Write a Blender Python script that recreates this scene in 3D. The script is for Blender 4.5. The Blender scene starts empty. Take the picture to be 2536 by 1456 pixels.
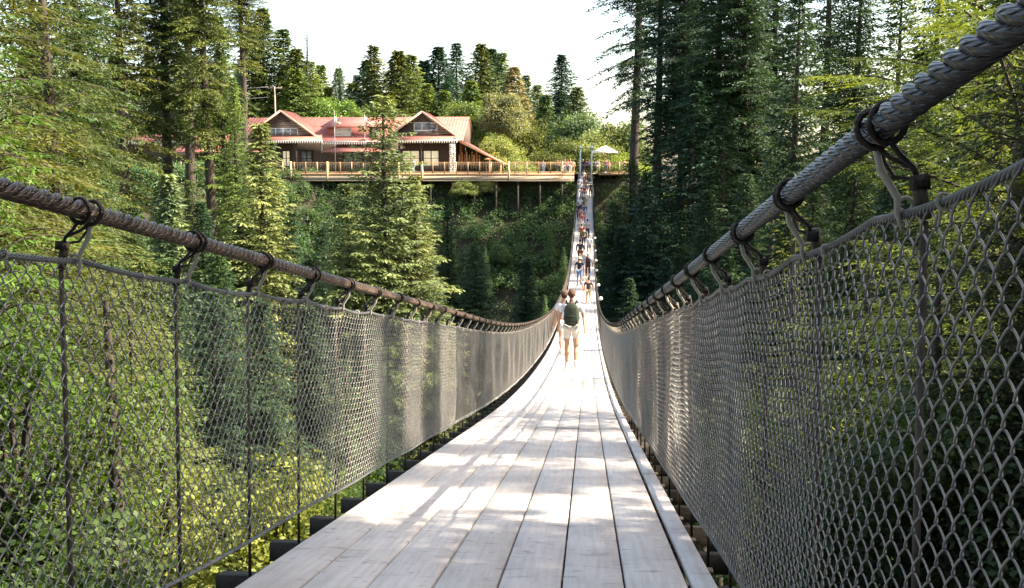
import bpy, bmesh, math, random
import numpy as np
from mathutils import Vector, Matrix
R = math.radians
random.seed(7); RNG = np.random.default_rng(7)

# ------------------------------------------------------------------ camera, sky, sun, exposure
scene = bpy.context.scene
C = scene.collection
F_PX, W_PX, H_PX = 2465.0, 2536.0, 1456.0
YAW = math.atan(188 / F_PX); PITCH = math.atan(298 / F_PX)
cam_d = bpy.data.cameras.new('camera'); cam = bpy.data.objects.new('camera', cam_d); C.objects.link(cam)
scene.camera = cam
cam_d.sensor_width = 36; cam_d.lens = 36 * F_PX / W_PX
cam_d.clip_start = 0.05; cam_d.clip_end = 6000
cam.location = (0, 0, 0); cam.rotation_euler = (math.pi / 2 - PITCH, 0, YAW)

SUN_AZ, SUN_EL = R(88), R(43)          # azimuth clockwise from +Y
world = bpy.data.worlds.new('World'); scene.world = world; world.use_nodes = True
nt = world.node_tree; nt.nodes.clear()
sky = nt.nodes.new('ShaderNodeTexSky'); sky.sky_type = 'NISHITA'; sky.sun_disc = False
sky.sun_elevation = SUN_EL; sky.sun_rotation = SUN_AZ
sky.air_density = 1.0; sky.dust_density = 2.5; sky.ozone_density = 0.5
bg = nt.nodes.new('ShaderNodeBackground'); bg.inputs[1].default_value = 0.15
wo = nt.nodes.new('ShaderNodeOutputWorld')
warm = nt.nodes.new('ShaderNodeMix'); warm.data_type = 'RGBA'; warm.blend_type = 'MULTIPLY'; warm.inputs[0].default_value = 1; warm.inputs[7].default_value = (1.05, .97, .84, 1)
nt.links.new(sky.outputs[0], warm.inputs[6]); nt.links.new(warm.outputs[2], bg.inputs[0]); nt.links.new(bg.outputs[0], wo.inputs[0])
sd = bpy.data.lights.new('sun', 'SUN'); sd.energy = 5.0; sd.angle = R(0.53); sd.color = (1.0, 0.88, 0.70)
sun = bpy.data.objects.new('sun', sd); C.objects.link(sun)
S = Vector((math.sin(SUN_AZ) * math.cos(SUN_EL), math.cos(SUN_AZ) * math.cos(SUN_EL), math.sin(SUN_EL)))
sun.rotation_euler = S.to_track_quat('Z', 'Y').to_euler()
scene.view_settings.view_transform = 'Standard'; scene.view_settings.look = 'None'
scene.view_settings.exposure = 1.9; scene.view_settings.gamma = 1
scene.cycles.max_bounces = 6; scene.cycles.transmission_bounces = 4
scene.cycles.diffuse_bounces = 3

# ------------------------------------------------------------------ helpers
_f = Vector((-math.sin(YAW) * math.cos(PITCH), math.cos(YAW) * math.cos(PITCH), -math.sin(PITCH)))
_r = Vector((math.cos(YAW), math.sin(YAW), 0)); _u = _r.cross(_f)
def at(px, py, Y):
    "the point at distance Y along the bridge axis seen at photo pixel px, py"
    d = _f * F_PX + _r * (px - W_PX / 2) - _u * (py - H_PX / 2)
    t = Y / d.y
    return d.x * t, d.z * t
def X_(px, Y): return at(px, 430, Y)[0]
def Z_(py, Y, px=1268): return at(px, py, Y)[1]

def mk(name, V, faces, mat=None, parent=None, smooth=False, uv=None):
    V = np.asarray(V, dtype=np.float32)
    faces = [np.asarray(f, dtype=np.int32) for f in faces if len(f)]
    me = bpy.data.meshes.new(name)
    me.vertices.add(len(V)); me.vertices.foreach_set('co', V.ravel())
    nl = sum(f.size for f in faces); nf = sum(len(f) for f in faces)
    me.loops.add(nl); me.polygons.add(nf)
    vi = np.concatenate([f.ravel() for f in faces])
    tot = np.concatenate([np.full(len(f), f.shape[1], dtype=np.int32) for f in faces])
    st = np.concatenate([[0], np.cumsum(tot)[:-1]]).astype(np.int32)
    me.loops.foreach_set('vertex_index', vi)
    me.polygons.foreach_set('loop_start', st); me.polygons.foreach_set('loop_total', tot)
    if smooth: me.polygons.foreach_set('use_smooth', np.ones(nf, dtype=bool))
    if uv is not None:
        l = me.uv_layers.new(name='UVMap'); l.data.foreach_set('uv', np.asarray(uv, dtype=np.float32)[vi].ravel())
    me.update(calc_edges=True)
    if mat: me.materials.append(mat)
    o = bpy.data.objects.new(name, me); C.objects.link(o)
    if parent is not None: o.parent = parent
    return o

class MB:
    def __init__(s): s.V = []; s.F = {}; s.n = 0; s.UV = []
    def add(s, V, faces, uv=None):
        V = np.asarray(V, dtype=float)
        for f in faces:
            f = np.asarray(f)
            if len(f): s.F.setdefault(f.shape[1], []).append(f + s.n)
        s.V.append(V); s.n += len(V)
        s.UV.append(np.zeros((len(V), 2)) if uv is None else uv)
    def box(s, c, size, rot=None):
        x, y, z = [k / 2 for k in size]
        V = np.array([(-x,-y,-z),(x,-y,-z),(x,y,-z),(-x,y,-z),(-x,-y,z),(x,-y,z),(x,y,z),(-x,y,z)])
        if rot is not None: V = V @ np.array(rot).T
        s.add(V + np.array(c), [[(0,3,2,1),(4,5,6,7),(0,1,5,4),(1,2,6,5),(2,3,7,6),(3,0,4,7)]])
    def span(s, a, b): s.box([(p + q) / 2 for p, q in zip(a, b)], [abs(q - p) for p, q in zip(a, b)])
    def beam(s, p, q, w, h):
        p, q = Vector(p), Vector(q); d = (q - p); L = d.length; d.normalize()
        up = Vector((0, 0, 1)) if abs(d.z) < .98 else Vector((0, 1, 0))
        a = d.cross(up).normalized(); b = a.cross(d)
        s.box((p + q) / 2, (w, L, h), Matrix((a, d, b)).transposed())
    def tube(s, P, r, n=8, cap=True, uvk=None, phase=0):
        P = np.asarray(P, dtype=float); m = len(P)
        T = np.gradient(P, axis=0); T /= np.linalg.norm(T, axis=1)[:, None] + 1e-12
        ref = np.array([0, 0, 1.0]) if abs(T[:, 2]).mean() < .8 else np.array([0, 1.0, 0])
        A = np.cross(T, ref); A /= np.linalg.norm(A, axis=1)[:, None] + 1e-12
        B = np.cross(A, T)
        r = np.broadcast_to(np.asarray(r, dtype=float), (m,))
        a = np.arange(n) * 2 * math.pi / n + phase
        V = P[:, None, :] + r[:, None, None] * (np.cos(a)[None, :, None] * A[:, None, :] + np.sin(a)[None, :, None] * B[:, None, :])
        i = np.arange(m - 1)[:, None] * n; j = np.arange(n)[None, :]; k = (j + 1) % n
        Q = np.stack([i + j, i + k, i + n + k, i + n + j], -1).reshape(-1, 4)
        uv = None
        if uvk:
            L = np.concatenate([[0], np.cumsum(np.linalg.norm(np.diff(P, axis=0), axis=1))])
            uu = np.abs(np.arange(n) / n * 2 - 1)
            uv = np.stack(np.broadcast_arrays(uu[None, :], L[:, None]), -1).reshape(-1, 2)
        fs = [Q]
        if cap and n > 2: fs += [[tuple(range(n))[::-1]], [tuple(range((m - 1) * n, m * n))]]
        s.add(V.reshape(-1, 3), fs, uv)
    def cyl(s, c, r, h, n=12, r2=None):
        s.tube([(c[0], c[1], c[2]), (c[0], c[1], c[2] + h)], [r, r if r2 is None else r2], n)
    def lathe(s, c, prof, n=16, sx=1, sy=1):
        a = np.arange(n) * 2 * math.pi / n
        V = np.array([[(c[0] + r * math.cos(t) * sx, c[1] + r * math.sin(t) * sy, c[2] + z) for t in a] for r, z in prof]).reshape(-1, 3)
        m = len(prof); i = np.arange(m - 1)[:, None] * n; j = np.arange(n)[None, :]; k = (j + 1) % n
        s.add(V, [np.stack([i + j, i + k, i + n + k, i + n + j], -1).reshape(-1, 4)])
    def poly(s, pts, th):
        "a flat sheet given by its outline, extruded by the vector th"
        P = np.array(pts, dtype=float); n = len(P); th = np.array(th, dtype=float)
        V = np.concatenate([P, P + th])
        s.add(V, [[tuple(range(n))], [tuple(range(n, 2 * n))[::-1]], [(i, i + n, (i + 1) % n + n, (i + 1) % n) for i in range(n)]])
    def build(s, name, mat, parent=None, smooth=False, uv=False):
        fs = [np.concatenate([np.asarray(a) for a in v]) for v in s.F.values()]
        return mk(name, np.concatenate(s.V), fs, mat, parent, smooth, np.concatenate(s.UV) if uv else None)

def tag(o, label, cat, group=None, kind=None):
    if label: o['label'] = label
    if cat: o['category'] = cat
    if group: o['group'] = group
    if kind: o['kind'] = kind
    return o
def empty(name, loc=(0, 0, 0), rz=0):
    o = bpy.data.objects.new(name, None); C.objects.link(o); o.location = loc; o.rotation_euler = (0, 0, rz)
    o.empty_display_size = .2
    return o
def copy_tree(o, parent=None):
    c = o.copy(); C.objects.link(c); c.parent = parent
    for ch in list(o.children): copy_tree(ch, c)
    return c

# ------------------------------------------------------------------ materials
def node_mat(name):
    m = bpy.data.materials.new(name); m.use_nodes = True
    n = m.node_tree; b = n.nodes['Principled BSDF']
    return m, n, b
def pm(name, c1, c2=None, scale=4, rough=.7, bump=0, bscale=None, metal=0, stretch=(1, 1, 1), spec=.4, detail=5, objcol=False):
    m, n, b = node_mat(name); L = n.links.new
    b.inputs['Roughness'].default_value = rough; b.inputs['Metallic'].default_value = metal
    b.inputs['Specular IOR Level'].default_value = spec
    tc = n.nodes.new('ShaderNodeTexCoord'); mp = n.nodes.new('ShaderNodeMapping')
    mp.inputs['Scale'].default_value = stretch; L(tc.outputs['Object'], mp.inputs[0])
    nz = n.nodes.new('ShaderNodeTexNoise'); nz.inputs['Scale'].default_value = scale; nz.inputs['Detail'].default_value = detail
    L(mp.outputs[0], nz.inputs[0])
    cr = n.nodes.new('ShaderNodeValToRGB'); c2 = c2 or c1
    cr.color_ramp.elements[0].position = .32; cr.color_ramp.elements[1].position = .68
    cr.color_ramp.elements[0].color = (*c1, 1); cr.color_ramp.elements[1].color = (*c2, 1)
    L(nz.outputs['Fac'], cr.inputs[0]); out = cr.outputs[0]
    if objcol:
        oi = n.nodes.new('ShaderNodeObjectInfo'); mx = n.nodes.new('ShaderNodeMix'); mx.data_type = 'RGBA'; mx.blend_type = 'MULTIPLY'
        mx.inputs[0].default_value = 1; L(out, mx.inputs[6]); L(oi.outputs['Color'], mx.inputs[7]); out = mx.outputs[2]
    L(out, b.inputs['Base Color'])
    if bump:
        n2 = n.nodes.new('ShaderNodeTexNoise'); n2.inputs['Scale'].default_value = bscale or scale * 4; n2.inputs['Detail'].default_value = 4
        L(mp.outputs[0], n2.inputs[0]); bp = n.nodes.new('ShaderNodeBump'); bp.inputs['Strength'].default_value = bump
        bp.inputs['Distance'].default_value = .02
        L(n2.outputs['Fac'], bp.inputs['Height']); L(bp.outputs[0], b.inputs['Normal'])
    return m
def foliage(name, scale=.5, trans=.35, spec=.25, tint=(1.3, 1.3, .45)):
    m, n, b = node_mat(name); L = n.links.new
    b.inputs['Roughness'].default_value = .55; b.inputs['Specular IOR Level'].default_value = spec
    oi = n.nodes.new('ShaderNodeObjectInfo'); tc = n.nodes.new('ShaderNodeTexCoord')
    nz = n.nodes.new('ShaderNodeTexNoise'); nz.inputs['Scale'].default_value = scale; nz.inputs['Detail'].default_value = 3
    L(tc.outputs['Object'], nz.inputs[0])
    cr = n.nodes.new('ShaderNodeValToRGB'); e = cr.color_ramp.elements
    e[0].position = .3; e[0].color = (.50, .60, .66, 1); e[1].position = .7; e[1].color = (1.32, 1.26, .95, 1)
    L(nz.outputs['Fac'], cr.inputs[0])
    mx = n.nodes.new('ShaderNodeMix'); mx.data_type = 'RGBA'; mx.blend_type = 'MULTIPLY'; mx.inputs[0].default_value = 1
    L(cr.outputs[0], mx.inputs[6]); L(oi.outputs['Color'], mx.inputs[7]); L(mx.outputs[2], b.inputs['Base Color'])
    m2 = n.nodes.new('ShaderNodeMix'); m2.data_type = 'RGBA'; m2.blend_type = 'MULTIPLY'; m2.inputs[0].default_value = 1
    L(mx.outputs[2], m2.inputs[6]); m2.inputs[7].default_value = (*tint, 1)
    tr = n.nodes.new('ShaderNodeBsdfTranslucent'); L(m2.outputs[2], tr.inputs[0])
    ms = n.nodes.new('ShaderNodeMixShader'); ms.inputs[0].default_value = trans
    L(b.outputs[0], ms.inputs[1]); L(tr.outputs[0], ms.inputs[2])
    L(ms.outputs[0], n.nodes['Material Output'].inputs[0])
    return m

def wood_deck_mat():
    m, n, b = node_mat('weathered_deck'); L = n.links.new
    b.inputs['Roughness'].default_value = .62; b.inputs['Specular IOR Level'].default_value = .35
    tc = n.nodes.new('ShaderNodeTexCoord')
    def noise(scale, st, det=5, dist=0):
        mp = n.nodes.new('ShaderNodeMapping'); mp.inputs['Scale'].default_value = st; L(tc.outputs['Object'], mp.inputs[0])
        z = n.nodes.new('ShaderNodeTexNoise'); z.inputs['Scale'].default_value = scale; z.inputs['Detail'].default_value = det
        z.inputs['Distortion'].default_value = dist
        L(mp.outputs[0], z.inputs[0]); return z.outputs['Fac']
    def ramp(fac, p0, c0, p1, c1):
        r = n.nodes.new('ShaderNodeValToRGB'); e = r.color_ramp.elements
        e[0].position, e[1].position = p0, p1; e[0].color = (*c0, 1); e[1].color = (*c1, 1); L(fac, r.inputs[0]); return r.outputs[0]
    def mul(a, c):
        mx = n.nodes.new('ShaderNodeMix'); mx.data_type = 'RGBA'; mx.blend_type = 'MULTIPLY'; mx.inputs[0].default_value = 1
        L(a, mx.inputs[6]); L(c, mx.inputs[7]); return mx.outputs[2]
    base = ramp(noise(2.2, (1, 1, 1)), .3, (.48, .435, .40), .7, (.62, .58, .54))
    grain = ramp(noise(9, (6, .35, 1), 7), .3, (.84, .82, .82), .6, (1, 1, 1))
    specks = ramp(noise(26, (.6, 1.6, 1), 3, .6), .28, (.42, .36, .38), .34, (1, 1, 1))
    scuff = ramp(noise(5.5, (1, 3.2, 1), 6, .8), .30, (.66, .60, .60), .40, (1, 1, 1))
    c = mul(mul(mul(base, grain), specks), scuff)
    oi = n.nodes.new('ShaderNodeObjectInfo'); c = mul(c, oi.outputs['Color'])
    L(c, b.inputs['Base Color'])
    bp = n.nodes.new('ShaderNodeBump'); bp.inputs['Strength'].default_value = .35; bp.inputs['Distance'].default_value = .004
    L(noise(12, (7, .5, 1), 6), bp.inputs['Height']); L(bp.outputs[0], b.inputs['Normal'])
    return m

def rope_mat(name, c1, c2, k, rough=.45):
    m, n, b = node_mat(name); L = n.links.new
    b.inputs['Roughness'].default_value = rough; b.inputs['Metallic'].default_value = .5
    tc = n.nodes.new('ShaderNodeTexCoord'); nz = n.nodes.new('ShaderNodeTexNoise'); nz.inputs['Scale'].default_value = 7
    L(tc.outputs['Object'], nz.inputs[0]); cr = n.nodes.new('ShaderNodeValToRGB')
    cr.color_ramp.elements[0].position = .35; cr.color_ramp.elements[1].position = .65
    cr.color_ramp.elements[0].color = (*c1, 1); cr.color_ramp.elements[1].color = (*c2, 1)
    L(nz.outputs['Fac'], cr.inputs[0]); L(cr.outputs[0], b.inputs['Base Color'])
    uv = n.nodes.new('ShaderNodeUVMap'); sp = n.nodes.new('ShaderNodeSeparateXYZ'); L(uv.outputs[0], sp.inputs[0])
    a = n.nodes.new('ShaderNodeMath'); a.operation = 'MULTIPLY_ADD'; L(sp.outputs[1], a.inputs[0]); a.inputs[1].default_value = k
    c = n.nodes.new('ShaderNodeMath'); c.operation = 'MULTIPLY'; L(sp.outputs[0], c.inputs[0]); c.inputs[1].default_value = 22
    L(c.outputs[0], a.inputs[2]); s = n.nodes.new('ShaderNodeMath'); s.operation = 'SINE'; L(a.outputs[0], s.inputs[0])
    bp = n.nodes.new('ShaderNodeBump'); bp.inputs['Strength'].default_value = .6; bp.inputs['Distance'].default_value = .0025
    L(s.outputs[0], bp.inputs['Height']); L(bp.outputs[0], b.inputs['Normal'])
    return m

M = {}
M['deck'] = wood_deck_mat()
M['rope'] = rope_mat('steel_rope', (.035, .032, .032), (.075, .068, .065), 260, .36)
M['rope_brown'] = rope_mat('brown_steel_rope', (.065, .04, .026), (.125, .085, .058), 260, .42)
M['meshrope'] = rope_mat('galvanised_rope', (.10, .105, .11), (.18, .18, .18), 300)
M['clamp'] = pm('dark_iron', (.02, .017, .015), (.05, .04, .032), 30, .5, .3, metal=.5)
M['rod'] = pm('brown_rod', (.06, .045, .035), (.13, .10, .075), 20, .6, .2)
M['strap'] = pm('pale_strap', (.32, .29, .24), (.48, .44, .37), 12, .6)
M['wire'] = pm('chain_wire', (.23, .22, .21), (.35, .335, .315), 15, .42, metal=.6, spec=.6)
M['beam'] = pm('dark_beam', (.022, .018, .015), (.05, .04, .03), 12, .85, .3)
M['bark'] = pm('bark', (.028, .022, .018), (.075, .06, .048), 3, .9, .6, 10, stretch=(1, 1, .25))
M['bark_pale'] = pm('bark_pale', (.22, .18, .14), (.36, .31, .25), 3, .9, .5, 10, stretch=(1, 1, .25))
M['needles'] = foliage('needles', .35, .20)
M['needles_near'] = foliage('needles_near', 1.0, .32)
M['leaves'] = foliage('leaves', .8, .38, .35)
M['soil'] = pm('forest_floor', (.022, .022, .013), (.045, .045, .022), .35, .95, .5, 3)
M['water'] = pm('river_water', (.03, .05, .045), (.05, .08, .07), .2, .15, .2, 1.2)
M['red_roof'] = pm('red_roof', (.27, .095, .075), (.38, .15, .12), 1.2, .7, .3, 8, stretch=(1, 1, 3))
M['brown_wall'] = pm('brown_wall', (.07, .052, .042), (.12, .09, .07), 2.5, .85, .3, 9, stretch=(1, 1, 4))
M['white_trim'] = pm('white_trim', (.72, .70, .64), (.82, .80, .74), 3, .6)
M['rake'] = pm('tan_board', (.55, .36, .25), (.66, .46, .34), 3, .7)
M['wood'] = pm('cedar_wood', (.38, .21, .11), (.52, .31, .17), 5, .7, .2)
M['wood_pale'] = pm('pale_wood', (.55, .38, .22), (.68, .50, .31), 6, .7, .2)
M['wood_grey'] = pm('grey_wood', (.30, .25, .19), (.42, .35, .26), 3, .8, .2, stretch=(.3, 1, 6))
M['stone'] = pm('pale_stone', (.20, .18, .16), (.66, .62, .57), 3.5, .9, .5, 4, detail=1)
M['glass'] = pm('window_glass', (.10, .12, .13), (.30, .32, .30), 1.2, .08, spec=.8)
M['glass_bright'] = pm('sky_reflection_glass', (.55, .52, .40), (.80, .76, .60), 2.0, .15, spec=.7)  # pale tone put into the glass, in place of reflected sky
M['glow_pane'] = pm('glow_pane', (.5, .46, .34), (.75, .70, .52), 1.5, .3)
_b = M['glow_pane'].node_tree.nodes['Principled BSDF']; _b.inputs['Emission Color'].default_value = (1, .86, .55, 1); _b.inputs['Emission Strength'].default_value = .16  # faint emission added, stands in for daylight seen through the panes
M['steel_blue'] = pm('pale_blue_steel', (.42, .52, .56), (.55, .63, .66), 3, .4, metal=.2)
M['cream'] = pm('cream_canvas', (.72, .68, .56), (.80, .76, .64), 3, .8)
M['globe'] = pm('white_globe', (.85, .83, .78), (.88, .86, .82), 3, .25)
M['metal_grey'] = pm('grey_metal', (.35, .35, .35), (.45, .45, .45), 4, .5, metal=.4)
M['skin'] = pm('skin', (.46, .24, .15), (.52, .29, .19), 8, .55, objcol=True)
M['cloth'] = pm('cloth', (.82, .82, .82), (1, 1, 1), 9, .85, .3, 40, objcol=True)
M['flower'] = pm('flag_cloth', (.62, .30, .26), (.75, .60, .55), 2, .8)

# ------------------------------------------------------------------ the line of the bridge
_BY = [(-4, None), (0, None), (7, 864), (14.1, 858), (23.8, 822), (34, 784), (44.7, 739), (54, 702), (61, 675), (68, 643), (76, 600), (88, 550), (99, 508), (110, 468), (120, 439)]
_P = []
for y, b in _BY:
    _P.append((y, -.1745 * y if b is None else at(1456, b, y)[1]))
_P += [(127, .0), (134, .86), (138, 1.3)]
_P = np.array(_P)
_m = np.gradient(_P[:, 1], _P[:, 0])
def zb(y):
    y = np.asarray(y, dtype=float); i = np.clip(np.searchsorted(_P[:, 0], y) - 1, 0, len(_P) - 2)
    x0, x1 = _P[i, 0], _P[i + 1, 0]; h = x1 - x0; t = (y - x0) / h
    return ((2*t**3-3*t**2+1) * _P[i, 1] + (t**3-2*t**2+t) * h * _m[i] + (-2*t**3+3*t**2) * _P[i+1, 1] + (t**3-t**2) * h * _m[i+1])
H_DECK = .82; XL, XR = -1.165, .44
Y0, Y1 = -3.0, 134.0
def deckz(y): return float(zb(y)) - H_DECK

# ------------------------------------------------------------------ terrain
def rims(x):
    near = -1 + np.maximum(0, x - 7) * .8 + np.maximum(0, -6 - x) * .5
    near = np.minimum(near, 30)
    far = 135 - np.clip(x - 16, 0, 60) * .5 - np.clip(-32 - x, 0, 70) * .65
    return near, far
def ground(x, y):
    x = np.asarray(x, dtype=float); y = np.asarray(y, dtype=float)
    near, far = rims(x)
    w = 1.3 * np.sin(x * .21 + 1) + 1.1 * np.sin(y * .23 + x * .13) + .7 * np.sin(x * .47 - y * .31)
    dn = np.maximum(0, y - near); df = np.maximum(0, far - y)
    zn = -1.05 - 1.15 * dn - .012 * dn ** 2; zf = -.7 - 1.05 * df - .004 * df ** 2
    z = np.maximum(np.maximum(zn, zf), -48)
    k = np.clip(np.minimum(dn, df) / 10, 0, 1)
    rise = np.clip(y - far - 45, 0, 200) * .02
    return z + w * k + rise
def terrain():
    xs = np.concatenate([np.linspace(-900, -130, 20), np.linspace(-125, 125, 160), np.linspace(130, 900, 20)])
    ys = np.concatenate([np.linspace(-300, -25, 12), np.linspace(-22, 190, 150), np.linspace(200, 3000, 40)])
    Xg, Yg = np.meshgrid(xs, ys); Zg = ground(Xg, Yg)
    V = np.stack([Xg, Yg, Zg], -1).reshape(-1, 3); nx, ny = len(xs), len(ys)
    i = np.arange(ny - 1)[:, None] * nx; j = np.arange(nx - 1)[None, :]
    Q = np.stack([i + j, i + j + 1, i + nx + j + 1, i + nx + j], -1).reshape(-1, 4)
    tag(mk('terrain', V, [Q], M['soil'], smooth=True), None, None, kind='structure')
    mk('river', [(-900, 30, -47.4), (900, 30, -47.4), (900, 100, -47.4), (-900, 100, -47.4)], [[(0, 1, 2, 3)]], M['water'])['kind'] = 'structure'
terrain()

# ------------------------------------------------------------------ the bridge
bridge = empty('suspension_bridge', (-.37, 0, -.8))
tag(bridge, 'long suspension footbridge with pale plank deck and wire mesh sides crossing the gorge', 'bridge')
_bi = Matrix.Translation((.37, 0, .8))
def bpart(o):
    o.parent = bridge; o.matrix_parent_inverse = _bi; return o
STEP = .625; HY0 = 2.27 - STEP * 7      # hangers and cross beams

# deck planks: seven wide boards, butt joints every 4.9 m
EDG = np.linspace(XL, XR - .085, 8)
def plank(m, x0, x1, ya, yb, th=.045, gap=.006, rise=0.0):
    n = max(2, int((yb - ya) / .6) + 1); ys = np.linspace(ya + .004, yb - .004, n); z = zb(ys) - H_DECK + rise
    a, b = x0 + gap / 2, x1 - gap / 2; c = .004
    ring = np.array([(a, 0, -th), (a, 0, -c), (a + c, 0, 0), (b - c, 0, 0), (b, 0, -c), (b, 0, -th)])
    V = (ring[None] + np.stack([np.zeros(n), ys, z], -1)[:, None]).reshape(-1, 3); k = 6
    i = np.arange(n - 1)[:, None] * k; j = np.arange(k)[None, :]; j2 = (j + 1) % k
    m.add(V, [np.stack([i + j, i + j2, i + k + j2, i + k + j], -1).reshape(-1, 4), [tuple(range(k))], [tuple(range((n - 1) * k, n * k))[::-1]]])
BL = 7.4; yj = [Y0] + [9.9 + BL * k for k in range(-2, 26) if Y0 < 9.9 + BL * k < 120] + [120.0]
rest = MB(); cnt = 0
for a, b in zip(yj[:-1], yj[1:]):
    for k in range(7):
        m = MB() if cnt < 95 else rest
        plank(m, EDG[k], EDG[k + 1], a, b, gap=.005 + .004 * random.random(), rise=random.uniform(-.0025, .0025))
        if cnt < 95:
            o = bpart(m.build('deck_plank', M['deck'])); g = random.uniform(.9, 1.06); o.color = (g * random.uniform(.97, 1.02), g, g * random.uniform(.98, 1.03), 1)
        cnt += 1
o = bpart(rest.build('deck_plank', M['deck'])); o['kind'] = 'stuff'
m = MB(); m2 = MB()
for a, b in zip(np.arange(Y0, 119, 3.1), np.arange(Y0 + 3.1, 122, 3.1)):
    plank(m, XR - .075, XR + .012, a, min(b, 120), th=.03, rise=.012)
o = bpart(m.build('edge_board', M['deck'])); o['label'] = 'narrow pale edge board on the right of the deck'; o.color = (.98, 1.02, 1.08, 1)
m = MB()
for k in range(int(14 / .35)):
    y = 120.2 + k * .35; m.box((-.37, y, deckz(y) + .0), (1.5, .30, .05))
o = bpart(m.build('entry_tread', M['beam'])); o['label'] = 'dark treads at the far end of the bridge'

# cross beams with a stringer on each side
ys_h = np.arange(HY0, 120, STEP); order = [y for y in ys_h]
near_b = [y for y in ys_h if .5 < y < 50][:79]; rest = MB()
for y in ys_h:
    z = deckz(y) - .1
    if y in near_b:
        m = MB(); m.box((0, 0, 0), (2.02, .08, .08)); o = bpart(m.build('cross_beam', M['beam']))
        o.location = Vector((-.37, y, z)) - Vector((0, 0, 0)); o.rotation_euler = (math.atan(float(zb(y + .1) - zb(y - .1)) / .2), 0, 0)
    else: rest.box((-.37, y, z), (2.02, .08, .08))
o = bpart(rest.build('cross_beam', M['beam'])); o['kind'] = 'stuff'
for x in (-1.0, -.37, .26):
    m = MB(); yy = np.arange(Y0, 121, 1.0)
    for a, b in zip(yy[:-1], yy[1:]): m.beam((x, a, deckz(a) - .2), (x, b, deckz(b) - .2), .06, .09)
    bpart(m.build('stringer', M['beam']))

# main cables: six strands near, smooth rope far
def side(s, dx):       # lateral position of things hung at half width dx
    return -.37 + s * dx
MC_DX = .78
MCH = {-1: .305, 1: .325}; MTH = {-1: .192, 1: .212}
def main_cable(s):
    m = MB(); yn = 26.0; ys = np.arange(Y0, yn, .011); lay = .19
    for k in range(4):
        a = -s * ys / lay * 2 * math.pi + k * math.pi / 2
        P = np.stack([side(s, MC_DX) + .0130 * np.cos(a), ys, zb(ys) + MCH[s] + .0130 * np.sin(a)], -1)
        m.tube(P, .0094, 10, uvk=1)
    ys = np.arange(yn, 138, .8)
    m.tube(np.stack([np.full(len(ys), side(s, MC_DX)), ys, zb(ys) + MCH[s] + np.clip(ys - 120, 0, 99) * .14], -1), .021, 8, uvk=1)
    o = bpart(m.build('main_cable', M['rope_brown' if s < 0 else 'rope'], smooth=True, uv=True))
main_cable(-1); main_cable(1)

MT_DX, MB_DX, MB_H = .83, .845, -.72
def rope(dx, h, s, name, sag=0):
    m = MB(); yn = 9.0; ys = np.arange(Y0, yn, .007)
    def zz(y):
        ph = ((y - HY0) / STEP) % 1
        return zb(y) + h - sag * 4 * ph * (1 - ph) + .004 * np.sin(y * 3.7 + s)
    for k in range(6):
        a = ys / .085 * 2 * math.pi + k * math.pi / 3
        P = np.stack([side(s, dx) + .0047 * np.cos(a), ys, zz(ys) + .0047 * np.sin(a)], -1)
        m.tube(P, .0027, 5)
    ys = np.arange(yn, 121, .16)
    m.tube(np.stack([np.full(len(ys), side(s, dx)), ys, zz(ys)], -1), .0072, 6)
    bpart(m.build(name, M['meshrope'], smooth=True))
for s in (-1, 1):
    rope(MT_DX, MTH[s], s, 'mesh_top_rope', .012); rope(MB_DX, MB_H, s, 'mesh_bottom_rope')

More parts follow.
